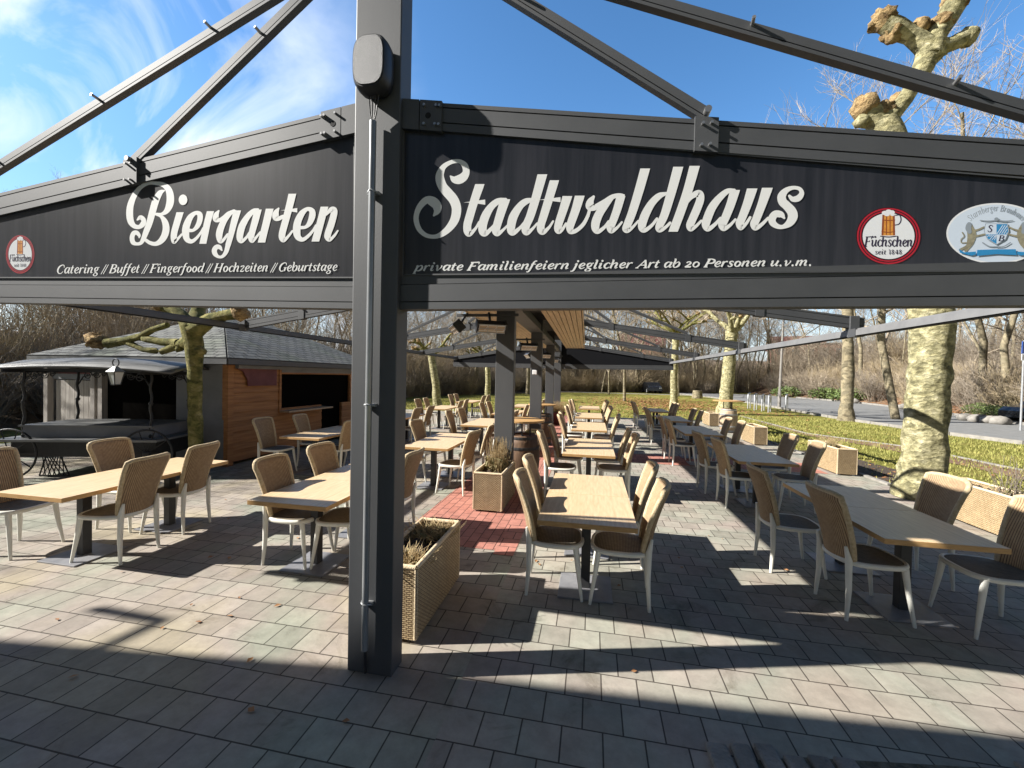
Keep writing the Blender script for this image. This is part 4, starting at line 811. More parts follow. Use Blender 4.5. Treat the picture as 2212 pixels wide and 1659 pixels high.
def pair(cx_, y0, row, nth, rowgroup, left=((.37, 0, 0), (1.10, 0, 0)), right=((.37, 0, 0), (1.10, 0, 0)), skew=0):
    for i in range(2):
        put_table(cx_+skew*i, y0+TD/2+i*(TD+.004), 'oak topped table, %s half of the %s pair in the %s' % (('near', 'far')[i], nth, row), 'oak tables pushed together in pairs')
    for side, L in (('left', left), ('right', right)):
        sg = -1 if side == 'left' else 1
        for i, (dy, dx, da) in enumerate(L):
            nm = ('nearer', 'farther')[i] if len(L) > 1 else 'only'
            put_chair(cx_+sg*(CH_OFF+dx), y0+dy, (0 if sg < 0 else math.pi)+rad(da), 'wicker chair, %s one %s the %s pair in the %s' % (nm, side+' of', nth, row), 'wicker chairs at the oak tables')
def jit(dx=0.): return tuple((c+R_.uniform(-.03, .03), dx+R_.uniform(-.03, .07), R_.uniform(-6, 6)) for c in (.37, 1.10))
RC, RR, RL, RF = 'sunlit middle row', 'shaded right hand row', 'row left of the posts', 'leftmost row'
pair(-.02, 3.11, RC, ORD[0], '', ((.37, -.06, 3), (1.07, -.02, 2)), ((.34, -.04, -4), (1.06, -.02, -1)))
pair(-.03, 5.93, RC, ORD[1], '', ((.30, .10, 2), (1.1, .02, 0)), ((.42, .05, 2), (1.08, 0, -3)))
pair(-.05, 8.75, RC, ORD[2], '', jit(), jit())
pair(-.08, 11.5, RC, ORD[3], '', jit(), jit())
pair(-.10, 14.75, RC, ORD[4], '', jit(), jit())
pair(2.40, 3.34, RR, ORD[0], '', ((.33, 0, 4), (1.03, .22, 0)), ((.28, .16, -2), (1.02, .12, 3)))
pair(2.33, 6.08, RR, ORD[1], '', ((.27, -.03, 3), (.98, .07, 5)), ((.34, .12, -5), (1.06, .10, 2)))
pair(2.22, 8.85, RR, ORD[2], '', ((.28, .05, 2), (1.0, .08, -3)), jit(.1))
pair(2.20, 11.5, RR, ORD[3], '', jit(.05), jit(.05))
pair(2.20, 14.6, RR, ORD[4], '', jit(.1), jit(.05))
pair(-2.44, 2.98, RL, ORD[0], '', ((.46, -.08, 2), (1.20, -.06, -2)), ((.50, -.08, 6), (1.2, -.02, 0)))
pair(-2.42, 5.78, RL, ORD[1], '', jit(.02), ((.20, .12, -8), (.98, .16, 4)))
pair(-2.44, 8.7, RL, ORD[2], '', jit(.08), jit(.05))
pair(-2.46, 11.6, RL, ORD[3], '', jit(.1), jit())
pair(-2.5, 14.6, RL, ORD[4], '', jit(.1), jit(.1))
pair(-4.62, 2.64, RF, ORD[0], '', ((.34, .42, 8), (1.12, .10, 4)), ((.47, -.02, 8), (1.16, -.16, 10)))
pair(-4.72, 6.05, RF, ORD[1], '', ((.22, .28, 0), (.98, .12, 6)), ((.52, .06, -6), (1.18, .1, 0)))
pair(-4.85, 9.2, RF, ORD[2], '', jit(.1), jit(.1))
pair(-4.9, 12.5, RF, ORD[3], '', jit(.1), jit(.1))
pair(-5.1, 16.2, RF, ORD[4], '', jit(.1), jit(.1))

# ---------------------------------------------------------------- planters and what grows in them
def planter(label, x, y, lx=.345, ly=.89, h=.50, rz=0.):
    t = thing('planter', label, 'planter', (x+lx/2, y+ly/2, 0), rz, 'woven planters around the terrace')
    mb = MB(); w = .022
    for (c, d) in (((0, -ly/2+w/2, h/2+.015), (lx, w, h-.03)), ((0, ly/2-w/2, h/2+.015), (lx, w, h-.03)), ((-lx/2+w/2, 0, h/2+.015), (w, ly-2*w-.002, h-.03)), ((lx/2-w/2, 0, h/2+.015), (w, ly-2*w-.002, h-.03))): mb.box(c, d)
    obj('basket', mb, 'basket', t)
    mb = MB(); r = .017
    for a, b in (((-1, -1), (1, -1)), ((1, -1), (1, 1)), ((1, 1), (-1, 1)), ((-1, 1), (-1, -1))): mb.tube([(a[0]*(lx/2-.012), a[1]*(ly/2-.012), h-.002), (b[0]*(lx/2-.012), b[1]*(ly/2-.012), h-.002)], r, 8)
    for a in ((-1, -1), (1, -1), (1, 1), (-1, 1)): mb.tube([(a[0]*(lx/2-.010), a[1]*(ly/2-.010), .03), (a[0]*(lx/2-.010), a[1]*(ly/2-.010), h-.01)], .013, 8)
    obj('rim', mb, 'rim', t)
    mb = MB(); nx, ny = 8, 16; gv = []
    for j in range(ny+1):
        for i in range(nx+1): gv.append((-lx/2+.02+(lx-.04)*i/nx, -ly/2+.02+(ly-.04)*j/ny, h-.06+R_.uniform(-.02, .03)))
    mb.add(gv, [(j*(nx+1)+i, j*(nx+1)+i+1, (j+1)*(nx+1)+i+1, (j+1)*(nx+1)+i) for j in range(ny) for i in range(nx)], 0, True); obj('soil', mb, 'soil', t)
    mb = MB()
    for sx in (-1, 1):
        for sy in (-1, 1): mb.box((sx*(lx/2-.05), sy*(ly/2-.06), .008), (.05, .05, .016))
    obj('foot', mb, 'galv', t); return t
def stalks(name, label, x, y, z, n, h, spread, lean=.15, m='straw', cat='plant', leaves=0, curl=0.):
    t = thing(name, label, cat, (x, y, z)); mb = MB()
    for i in range(n):
        a = R_.random()*6.28; r = spread*R_.random()**.5; hh = h*R_.uniform(.5, 1.); b = R_.random()*6.28; l = lean*R_.random()*hh*2
        p0 = Vector((r*math.cos(a), r*math.sin(a), -.03)); p2 = p0+Vector((l*math.cos(b), l*math.sin(b), hh)); p1 = p0.lerp(p2, .5)+Vector((R_.uniform(-.02, .02), R_.uniform(-.02, .02), .0))
        if curl: p2.z -= curl*R_.random()*hh
        mb.tube([p0, p1, p2], [.003, .0025, .0016], 4, cap=False, smooth=False)
    obj('stem', mb, m, t)
    if leaves:
        mb = MB()
        for i in range(leaves):
            a = R_.random()*6.28; r = spread*1.2*R_.random()**.5; s = R_.uniform(.008, .02); c = Vector((r*math.cos(a), r*math.sin(a), R_.uniform(-.02, h*.35)))
            d1 = Vector((R_.gauss(0, 1), R_.gauss(0, 1), R_.gauss(0, 1))).normalized()*s*2; d2 = d1.orthogonal().normalized()*s*.7
            mb.add([c-d1, c+d2, c+d1, c-d2], [(0, 1, 2, 3)])
        obj('foliage', mb, 'drygreen', t)
    return t
planter('woven planter box with two dried clumps, right behind the front post', -1.425, 2.50)
stalks('dried_plant', 'withered straw clump in the near end of the planter by the front post', -1.25, 2.68, .44, 260, .13, .12, .9, 'straw', leaves=160)
stalks('dried_plant', 'withered straw clump in the far end of the planter by the front post', -1.25, 3.18, .44, 300, .14, .13, .9, 'straw', leaves=260)
planter('woven planter box holding dried lavender, in front of the second post', -1.48, 5.15, .39, .88, .50)
stalks('lavender', 'dry lavender with tall thin stalks in the planter before the second post', -1.27, 5.62, .44, 190, .52, .14, .16, 'straw', leaves=500)
planter('narrow woven planter box in front of the third post', -1.50, 8.95, .33, .87, .5)
stalks('dried_plant', 'low brown plant in the planter before the third post', -1.33, 9.35, .44, 140, .12, .12, .8, 'drygreen', leaves=200)
planter('woven planter box at the lawn edge beside the thick near plane trunk', 4.66, 5.62, .34, 1.05, .5)
stalks('bare_shrub', 'leafless shrub in the planter beside the thick near plane trunk', 4.84, 5.9, .44, 40, .55, .12, .35, 'twigdark', leaves=120)
planter('woven planter box at the lawn edge, lit long side facing the tables', 4.60, 8.92, .34, 1.12, .5)
stalks('dried_plant', 'pale dry plant in the sunlit planter at the lawn edge', 4.77, 9.6, .44, 160, .24, .16, .5, 'straw', leaves=300)
planter('woven planter box half in shade at the lawn edge behind the right hand tables', 4.38, 12.45, .34, 1.0, .5)
planter('woven planter box at the lawn edge beside the pale barrel', 4.40, 17.0, .34, 1.0, .5)
stalks('dried_plant', 'small dry stalks in the planter beside the pale barrel', 4.57, 17.4, .44, 60, .3, .12, .4, 'straw')
t = thing('plant_pot', 'clay pot with a straw coloured bush near the fourth post', 'plant pot', (-1.25, 15.5, 0))
mb = MB(); mb.lathe((0, 0, 0), [(.001, 0), (.2, 0), (.27, .42), (.29, .42), (.29, .47), (.25, .47), (.24, .42), (.001, .42)], 24); obj('pot', mb, 'maroon', t)
stalks('bush', 'round straw coloured bush growing in the clay pot near the fourth post', -1.25, 15.5, .42, 520, .5, .22, .55, 'straw', leaves=700)

# ---------------------------------------------------------------- barrels with table tops
def barrel(label, x, y, m, topz, topr, h=.80, group='barrel bar tables'):
    t = thing('barrel_table', label, 'barrel table', (x, y, 0), R_.random(), group)
    mb = MB(); mb.lathe((0, 0, 0), [(.001, 0), (.235, 0), (.262, .12), (.292, .28), (.30, h/2), (.292, h-.28), (.262, h-.12), (.235, h), (.225, h), (.222, h-.03), (.001, h-.03)], 28); obj('barrel', mb, m, t)
    for z in (.04, .2, h-.2, h-.04):
        r = .235+.065*math.sin(math.pi*min(1, max(0, (z)/h)))+.006; mb = MB(); mb.lathe((0, 0, z-.022), [(r-.012, 0), (r, 0), (r+.002, .022), (r, .044), (r-.012, .044)], 28, smooth=False); obj('hoop', mb, 'galv' if m == 'barrelpale' else 'hoop', t)
    for a in range(3):
        mb = MB(); mb.tube([(.15*math.cos(a*2.1), .15*math.sin(a*2.1), h-.03), (.16*math.cos(a*2.1), .16*math.sin(a*2.1), topz-.03)], .014, 8); obj('support', mb, 'hoop', t)
    mb = MB(); mb.disc((0, 0, 0), topr, topz-.032, topz, 40); obj('round_top', mb, 'oakedge', t)
barrel('dark oak barrel with round wooden top, close behind the second post', -1.12, 6.75, 'barrel', 1.05, .37)
barrel('dark oak barrel with round wooden top, close behind the third post', -1.26, 10.75, 'barrel', 1.05, .37)
barrel('pale oak barrel with round wooden top at the lawn edge', 4.62, 15.5, 'barrelpale', 1.08, .5)

# ---------------------------------------------------------------- radiant heaters, lamp
def heater(label, loc, rz, tilt, g='radiant heaters on the pergola posts'):
    t = thing('heater', label, 'heater', loc, rz, g); rot = Matrix.Rotation(tilt, 3, 'X')
    def P(v): return tuple(rot @ Vector(v))
    mb = MB(); mb.box(P((0, 0, 0)), (.42, .11, .15), bev=.02, rot=rot)
    for s in (-1, 1): mb.box(P((s*.215, 0, 0)), (.022, .13, .17), bev=.008, rot=rot)
    obj('housing', mb, 'black', t)
    mb = MB(); mb.box(P((0, -.058, 0)), (.37, .012, .13), rot=rot); obj('emitter', mb, 'heatface', t)
    mb = MB()
    for z in (-.066, .066, 0): mb.bar(P((-.2, -.068, z)), P((.2, -.068, z)), .008, .008)
    for x in (-.19, -.06, .07, .19): mb.bar(P((x, -.068, -.066)), P((x, -.068, .066)), .008, .008)
    obj('guard', mb, 'alu', t)
    mb = MB(); mb.bar(P((0, .05, 0)), (0, .16, .22), .03, .03); obj('bracket_arm', mb, 'black', t)
for k, y in enumerate(FY[1:]):
    xc = XC(y); n = ORD[k+1]
    heater('radiant heater with beige emitter on the front of the %s post' % n, (xc-.17, y-.20, 2.47), rad(28), rad(38))
    heater('radiant heater seen from its side, hung left of the %s post' % n, (xc-.72, y-.12, 2.47), rad(-62), rad(42))
    mb = MB(); mb.bar((xc-.75, y-.02, 2.66), (xc+.2, y-.02, 2.66), .04, .04); pobj('heater_rail', mb, 'steel')
t = thing('floodlight', 'small white square floodlight on the front of the third post', 'lamp', (XC(10.1)-.02, 10.1, 1.86))
mb = MB(); mb.box((0, -.09, 0), (.11, .05, .11), bev=.012); obj('lamp_head', mb, 'white', t)
mb = MB(); mb.bar((0, -.06, 0), (.03, .0, .0), .03, .03); mb.bar((.0, -.01, 0), (.24, -.06, .08), .012, .012); obj('arm', mb, 'black', t)

# ---------------------------------------------------------------- kiosk hut on the left
HX, HY, HL, HB = -6.5, 6.43, -10.9, 11.4
t = thing('kiosk_hut', 'low kiosk hut with mossy shingle hip roof and larch plank side', 'hut', (HX, HY, 0))
def Hb(mb): mb.v = [(v[0]-HX, v[1]-HY, v[2]) for v in mb.v]; return mb
mb = MB(); n = 10                        # larch planks on the long side, with the serving opening between y 7.75 and 10.3
for i in range(n):
    z0 = .06+i*.182
    segs = [(HY, HB)] if z0 < .86 else ([(HY, 7.74), (10.32, HB)] if z0 < 1.66 else [(HY, HB)])
    if z0 < .86: segs = [(HY, 9.12), (9.95, HB)]
    elif z0 < 1.66: segs = [(HY, 7.74), (10.32, HB)]
    for a, b in segs: mb.hexa([(HX-.06, a, z0), (HX+.012, a, z0), (HX+.012, b, z0), (HX-.06, b, z0), (HX-.06, a, z0+.178), (HX-.004, a, z0+.178), (HX-.004, b, z0+.178), (HX-.06, b, z0+.178)])
obj('plank_wall', Hb(mb), 'plank', t)
mb = MB(); mb.box((HX-.03, HY+.05, .95), (.12, .12, 1.9)); obj('corner_post', Hb(mb), 'plank', t); mb = MB(); mb.box((HX-.02, 7.72, 1.35), (.09, .06, .95)); obj('window_post', Hb(mb), 'plank', t)
mb = MB(); mb.box((HX+.09, 8.45, .905), (.34, 1.5, .035)); obj('counter', Hb(mb), 'barrelpale', t)
mb = MB(); mb.poly([(HX+.03, HY+.18, 1.88), (HX+.03, HY+1.15, 1.88), (HX+.03, HY+1.15, 1.46), (HX+.03, HY+.42, 1.46), (HX+.03, HY+.40, 1.6), (HX+.03, HY+.3, 1.74), (HX+.03, HY+.18, 1.78)]); 
mb2 = MB(); mb2.prism([Vector(v) for v in mb.v], (.02, 0, 0)); obj('maroon_sign', Hb(mb2), 'maroon', t)
mb = MB(); mb.box((HX-.04, 9.03, 1.77), (.1, 2.64, .08)); mb.box((HX+.0, 8.9, 1.84), (.16, 4.6, .10)); obj('lintel', Hb(mb), 'hutgrey', t)
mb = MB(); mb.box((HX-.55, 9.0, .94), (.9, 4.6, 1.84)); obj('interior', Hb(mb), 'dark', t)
mb = MB(); mb.box((HX-.58, HY+.02, .96), (1.05, .05, 1.92)); mb.box((HX-.24, HY-.008, .45), (.36, .012, .8)); obj('front_panel', Hb(mb), 'hutgrey', t)
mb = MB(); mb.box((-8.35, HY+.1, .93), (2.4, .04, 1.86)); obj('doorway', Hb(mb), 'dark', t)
mb = MB()
for i in range(8): mb.box((-10.52+i*.118, HY+.06, .98), (.110, .03, 1.02))
obj('shutter', Hb(mb), 'hutwood', t)
mb = MB(); mb.box((-10.1, HY+.05, 1.56), (1.1, .03, .1)); mb.box((-10.0, HY+.05, 1.74), (1.0, .03, .24), mi=1); obj('front_board', Hb(mb), ['hutgrey', 'maroon'], t)
for x in (-10.75, -9.56, -9.38): mb = MB(); mb.box((x, HY+.03, .95), (.10, .10, 1.9)); obj('front_post', Hb(mb), 'hutwood', t)
ap = (-8.62, 8.42, 3.0); EZ = 1.93; c = [(HL, HY-.2, EZ), (HX+.2, HY-.2, EZ), (HX+.2, HB+.2, EZ), (HL, HB+.2, EZ)]
ap2 = (-8.62, 9.6, 3.0); rf_ = thing('x', None, None); bpy.data.objects.remove(rf_)
def slope(q, name='roof'):
    p = [Vector(v) for v in q]; u = (p[1]-p[0]).normalized(); nrm = u.cross(p[2]-p[0]).normalized(); v = nrm.cross(u)
    mt = Matrix((u, v, nrm)).transposed().to_4x4(); mt.translation = p[0]-Vector((HX, HY, 0)); inv = mt.inverted()
    mb = MB(); mb.prism([inv @ (w-Vector((HX, HY, 0))) for w in p], (0, 0, .05)); o = obj(name, mb, 'shingle', t); o.matrix_local = mt; return o
slope([c[0], c[1], ap]); slope([c[1], c[2], ap2, ap]); slope([c[3], c[0], ap, ap2])
mb = MB(); mb.bar((HL, HY-.2, EZ-.02), (HX+.2, HY-.2, EZ-.02), .03, .1); mb.bar((HX+.21, HY-.2, EZ-.02), (HX+.21, HB+.2, EZ-.02), .03, .1); obj('gutter', Hb(mb), 'steel', t)
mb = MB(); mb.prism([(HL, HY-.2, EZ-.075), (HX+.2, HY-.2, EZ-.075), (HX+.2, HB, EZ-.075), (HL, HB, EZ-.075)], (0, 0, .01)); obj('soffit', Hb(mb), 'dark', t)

# ---------------------------------------------------------------- market cart
CO = Vector((-8.09, 5.72, 0)); CR = rad(17)
t = thing('market_cart', 'black wrought iron market cart with curved zinc roof and spoked wheels', 'cart', CO, CR)
Lx, Ly = 1.05, .52
mb = MB(); mb.box((0, -.02, .60), (2.35, 1.35, .035)); mb.box((0, 0, .805), (1.95, 1.0, .03)); mb.box((-.15, -.1, .825), (1.5, .5, .006)); obj('counter_top', mb, 'zinc', t)
mb = MB(); mb.box((0, -.46, .705), (1.9, .03, .165)); mb.box((0, .46, .705), (1.9, .03, .165)); mb.box((-.94, 0, .705), (.03, .86, .165)); mb.box((.94, 0, .705), (.03, .86, .165)); obj('side_panel', mb, 'hutgrey', t)
mb = MB(); mb.box((0, 0, .45), (2.1, 1.05, .26)); obj('chassis', mb, 'iron', t)
for sx in (-1, 1):
    for sy in (-1, 1):
        mb = MB(); pts = []
        for i in range(26): a = i*.9; pts.append((sx*.93+.010*math.cos(a), sy*.46+.010*math.sin(a), .6+i*.046))
        mb.tube(pts, .02, 6); mb.lathe((sx*.93, sy*.46, .62), [(.02, 0), (.035, .03), (.02, .06)], 10); mb.lathe((sx*.93, sy*.46, 1.15), [(.02, 0), (.036, .03), (.02, .06)], 10); obj('column', mb, 'iron', t)
        mb = MB()                        # scrolled brackets under the roof
        for (dx, dz, r, q) in ((.16, -.06, .075, 1), (.3, -.04, .06, -1), (.42, -.03, .045, 1)):
            sp = [(sx*(.93-dx)+r*(1-i/30)*math.cos(i*.42*q), sy*.47, 1.66+dz+r*(1-i/30)*math.sin(i*.42*q)) for i in range(24)]; mb.tube(sp, .008, 5)
        mb.tube([(sx*.93, sy*.47, 1.44), (sx*.85, sy*.47, 1.58), (sx*.5, sy*.47, 1.68)], .011, 6); obj('scroll_bracket', mb, 'iron', t)
mb = MB(); nn = 14; rows = []
for zoff in (0, .035):
    for i in range(nn+1):
        s = -1+2*i/nn; z = 1.77+.07*(1-abs(s)**1.8)+zoff; rows.append([(s*1.36, -.66, z-.10), (s*1.36, 0, z+.05), (s*1.36, .62, z-.10)])
vs = [p for r in rows for p in r]; o_ = 3*(nn+1); fs = []
for i in range(nn):
    for j in range(2): a = i*3+j; fs.append((a, a+1, a+4, a+3)); fs.append((o_+a+1, o_+a, o_+a+3, o_+a+4))
    fs.append((i*3, i*3+3, o_+i*3+3, o_+i*3)); fs.append((i*3+5, i*3+2, o_+i*3+2, o_+i*3+5))
fs.append((0, o_, o_+1, 1)); fs.append((1, o_+1, o_+2, 2)); e_ = nn*3; fs.append((e_+1, o_+e_+1, o_+e_, e_)); fs.append((e_+2, o_+e_+2, o_+e_+1, e_+1))
mb.add(vs, fs, 0, True); obj('roof', mb, 'cartroof', t)
mb = MB(); mb.bar((-1.1, -.5, 1.70), (1.1, -.5, 1.70), .03, .05); mb.bar((-1.1, .5, 1.70), (1.1, .5, 1.70), .03, .05)
for sx in (-1, 1): mb.bar((sx*.95, -.75, 1.68), (sx*.95, .75, 1.68), .03, .05)
obj('roof_frame', mb, 'iron', t)
for sx in (-1, 1):
    mb = MB(); cx_, cz_ = sx*.98, .39; yy = -.62
    mb.tube([(cx_+.38*math.cos(i*math.pi/16), yy, cz_+.38*math.sin(i*math.pi/16)) for i in range(33)], .016, 6)
    for i in range(10): a = i*math.pi/5; mb.tube([(cx_, yy, cz_), (cx_+.38*math.cos(a), yy, cz_+.38*math.sin(a))], .008, 5)
    mb.lathe((cx_, yy, cz_), [(.001, -.05), (.05, -.05), (.05, .05), (.001, .05)], 12); obj('wheel', mb, 'iron', t)
    mb = MB(); x0 = -.62 if sx < 0 else .35      # lattice stand
    for i in range(5): mb.bar((x0+i*.075, -.5, .03), (x0+.16+i*.03, -.5, .33), .01, .01); mb.bar((x0+.34-i*.075, -.505, .03), (x0+.12-i*.03, -.505, .33), .01, .01)
    mb.bar((x0-.05, -.5, .02), (x0+.38, -.5, .02), .02, .02); mb.bar((x0-.05, -.5, .02), (x0+.05, -.5, .34), .014, .014); mb.bar((x0+.38, -.5, .02), (x0+.25, -.5, .34), .014, .014); obj('lattice_stand', mb, 'iron', t)
lp = aty(250, 812, 5.05)
t2 = thing('lantern', 'old fashioned four sided glass lantern hanging from the black market cart', 'lantern', lp)
def ring4(r, z): return [(r*math.cos(math.pi/4+i*math.pi/2), r*math.sin(math.pi/4+i*math.pi/2), z) for i in range(4)]
mb = MB(); mb.add(ring4(.055, -.13)+ring4(.098, .06), [(i, (i+1) % 4, 4+(i+1) % 4, 4+i) for i in range(4)]+[(3, 2, 1, 0)]); obj('glass', mb, 'glass', t2)
mb = MB(); mb.add(ring4(.115, .062)+ring4(.03, .14), [(i, (i+1) % 4, 4+(i+1) % 4, 4+i) for i in range(4)]+[(3, 2, 1, 0), (4, 5, 6, 7)]); obj('cap', mb, 'zinc', t2)
mb = MB()
for a, b in zip(ring4(.057, -.132), ring4(.1, .062)): mb.bar(a, b, .012, .012)
for q in (ring4(.057, -.132), ring4(.1, .062)):
    for i in range(4): mb.bar(q[i], q[(i+1) % 4], .012, .012)
mb.tube([(.06*math.cos(i*.35), 0, .20+.06*math.sin(i*.35)) for i in range(19)], .008, 6); obj('frame', mb, 'iron', t2)

# ---------------------------------------------------------------- trees
from mathutils import noise as NZ
def trunk_mesh(path, radii, seed, n=22, bump=.12, ridge=.05, freq=2.3):
    mb = MB(); pts = [Vector(p) for p in path]; P = []; Rd = []
    for i in range(len(pts)-1):
        m = max(2, int((pts[i+1]-pts[i]).length/.10))
        for j in range(m): t = j/m; P.append(pts[i].lerp(pts[i+1], t)); Rd.append(radii[i]*(1-t)+radii[i+1]*t)
    P.append(pts[-1]); Rd.append(radii[-1]); vs = []; fs = []; sd_ = Vector((seed*2.3, seed*.7, seed*1.9))
    for i, p in enumerate(P):
        t = (P[min(i+1, len(P)-1)]-P[max(i-1, 0)]).normalized(); a = Vector((1, 0, 0)); a = (a-t*a.dot(t)).normalized(); b = t.cross(a)
        for j in range(n):
            an = 2*math.pi*j/n; d = a*math.cos(an)+b*math.sin(an); q = p+d*Rd[i]
            k = 1+bump*NZ.noise(q*freq+sd_)+ridge*NZ.noise(Vector((q.x*3, q.y*3, q.z*9))+sd_)
            vs.append(p+d*Rd[i]*k)
    for i in range(len(P)-1):
        for j in range(n): q = (j+1) % n; fs.append((i*n+j, i*n+q, i*n+n+q, i*n+n+j))
    mb.add(vs, fs, 0, True); mb.add(vs[-n:], [tuple(range(n))], 0); return mb
def limb(mb, path, radii, seed, mi=0, n=10, knob=0., kmi=1):
    o = trunk_mesh(path, radii, seed, n, .16, .08, 4.); mb.add(o.v, o.f, mi, True)
    if knob: mb.blob(path[-1], knob, seed, kmi, 2, .55, 2.6); mb.blob(Vector(path[-1])+Vector((R_.uniform(-.6, .6), R_.uniform(-.6, .6), R_.uniform(-.2, .7)))*knob, knob*.7, seed+9, kmi, 2, .55, 2.6)
def sprouts(mb, c, n, l, r=.008, mi=2, up=.5):
    for i in range(n):
        d = Vector((R_.gauss(0, 1), R_.gauss(0, 1), abs(R_.gauss(0, 1))*up+.15)).normalized(); ll = l*R_.uniform(.4, 1)
        p = Vector(c); q = [p]
        for s in range(3): d = (d+Vector((R_.uniform(-.25, .25), R_.uniform(-.25, .25), .12))).normalized(); p = p+d*ll/3; q.append(p)
        mb.tube(q, [r, r*.8, r*.6, r*.3], 3, mi, cap=False, smooth=False)
def pollard(label, x, y, h, r, nl, reach, seed, m='plane', lim='planegreen', group='pollarded plane trees', lean=(0, 0), rise=.25, spr=5, base=1.25, twiggy=0):
    rr = random.Random(seed); t = thing('plane_tree', label, 'tree', (x, y, -.03), 0, group)
    tp = Vector((lean[0], lean[1], h))
    mid = [Vector((0, 0, 0)), tp*.12, tp*.45+Vector((rr.uniform(-.06, .06), 0, 0)), tp*.8, tp]
    obj('trunk', trunk_mesh(mid, [r*base, r*1.03, r*.95, r*.86, r*.95], seed), m, t)
    mb = MB()
    for k in range(nl):
        a = 2*math.pi*(k+rr.uniform(-.2, .2))/nl; L = reach*rr.uniform(.75, 1.1); p = tp-Vector((0, 0, .15)); d = Vector((math.cos(a), math.sin(a), rise+rr.uniform(-.1, .25))).normalized(); path = [p-d*.05]
        for s in range(4): d = (d+Vector((rr.uniform(-.3, .3), rr.uniform(-.3, .3), rr.uniform(-.15, .25)))).normalized(); p = p+d*L/4; path.append(p)
        r1 = r*.48; limb(mb, path, [r1, r1*.8, r1*.66, r1*.58, r1*.6], seed+k, 0, 9, r1*.95); sprouts(mb, path[-1], spr, .6+reach*.25, .006+.004*reach/2)
        for q in (2, 3):
            a2 = a+rr.choice((-1, 1))*rr.uniform(.6, 1.2); d2 = Vector((math.cos(a2), math.sin(a2), rr.uniform(.1, .7))).normalized(); l2 = L*.38
            limb(mb, [path[q], path[q]+d2*l2*.5+Vector((0, 0, .04)), path[q]+d2*l2], [r1*.55, r1*.42, r1*.4], seed+k*3+q, 0, 7, r1*.7); sprouts(mb, path[q]+d2*l2, spr, .5+reach*.2, .006+.004*reach/2)
            for w in range(twiggy): grow(mb, path[q]+d2*l2*rr.uniform(.3, 1), (d2+Vector((rr.uniform(-.6, .6), rr.uniform(-.6, .6), rr.uniform(.0, .8)))).normalized(), 1.6+rr.random()*1.2, .035, 2, rr, 2)
    obj('crown', mb, [lim, 'knuckle', 'twig'], t); return t
def grow(mb, p, d, L, r, lev, rr, mi=0, up=.06):
    n = 4 if lev < 3 else 3; sides = (7, 5, 4, 3, 3)[min(lev, 4)]; P = [Vector(p)]; D = Vector(d); Rd = [r]
    for i in range(n):
        D = (D+Vector((rr.gauss(0, .13), rr.gauss(0, .13), rr.gauss(0, .1)+up))).normalized(); P.append(P[-1]+D*L/n); Rd.append(r*(1-.62*(i+1)/n))
    mb.tube(P, Rd, sides, mi, cap=False, smooth=lev < 2); return P
def bare_tree(seed, h, r, spread=1., k1=11, k2=6, k3=5, k4=0, clear=.28, name='bare_tree', label='', group='', m='twig', tm='bark'):
    rr = random.Random(seed); t = thing(name, label, 'tree', (0, 0, 0), 0, group)
    tk = MB(); P = grow(tk, (0, 0, 0), (rr.gauss(0, .03), rr.gauss(0, .03), 1), h*.86, r, 0, rr, 0, .05); obj('trunk', tk, tm, t); mb = MB()
    def along(P, f): i = min(int(f*(len(P)-1)), len(P)-2); return P[i].lerp(P[i+1], f*(len(P)-1)-i)
    for a in range(k1):
        f = clear+(1-clear)*(a+.5)/k1; th = a*2.4+rr.random(); e = .35+.75*f
        d = Vector((math.cos(th)*spread, math.sin(th)*spread, e)).normalized(); L1 = h*(.40-.22*f)*rr.uniform(.8, 1.2); r1 = r*(.42-.25*f)
        P1 = grow(mb, along(P, f), d, L1, r1, 1, rr)
        for b in range(k2):
            f2 = .3+.7*(b+.5)/k2; d2 = ((P1[-1]-P1[0]).normalized()+Vector((rr.gauss(0, .55), rr.gauss(0, .55), rr.gauss(.15, .4)))).normalized()
            P2 = grow(mb, along(P1, f2), d2, L1*.5*rr.uniform(.7, 1.2), r1*.42, 2, rr)
            for c in range(k3):
                f3 = .25+.75*(c+.5)/k3; d3 = ((P2[-1]-P2[0]).normalized()+Vector((rr.gauss(0, .6), rr.gauss(0, .6), rr.gauss(.1, .45)))).normalized()
                P3 = grow(mb, along(P2, f3), d3, L1*.3*rr.uniform(.6, 1.2), max(.008, r1*.2), 3, rr)
                for e_ in range(k4):
                    d4 = ((P3[-1]-P3[0]).normalized()+Vector((rr.gauss(0, .7), rr.gauss(0, .7), rr.gauss(.1, .45)))).normalized(); grow(mb, along(P3, .3+.6*rr.random()), d4, L1*.16*rr.uniform(.6, 1.3), .007, 4, rr)
    obj('crown', mb, m, t); return t
def shrub(seed, h, w, n, m, label, group, nm='shrub'):
    rr = random.Random(seed); t = thing(nm, label, nm, (0, 0, 0), 0, group); mb = MB()
    for i in range(n):
        a = rr.random()*6.28; q = w*.35*rr.random(); d = Vector((math.cos(a)*rr.uniform(.05, .75), math.sin(a)*rr.uniform(.05, .75), 1)).normalized()
        P = grow(mb, (q*math.cos(a), q*math.sin(a), -.05), d, h*rr.uniform(.5, 1.), .016, 2, rr)
        for b in range(5):
            k = rr.randrange(1, 4); d2 = (d+Vector((rr.gauss(0, .6), rr.gauss(0, .6), rr.gauss(0, .4)))).normalized(); P2 = grow(mb, P[k], d2, h*.35*rr.uniform(.5, 1), .010, 3, rr)
            for c in range(2): grow(mb, P2[rr.randrange(1, 3)], (d2+Vector((rr.gauss(0, .7), rr.gauss(0, .7), rr.gauss(0, .5)))).normalized(), h*.18, .006, 4, rr)
    obj('branches', mb, m, t); return t

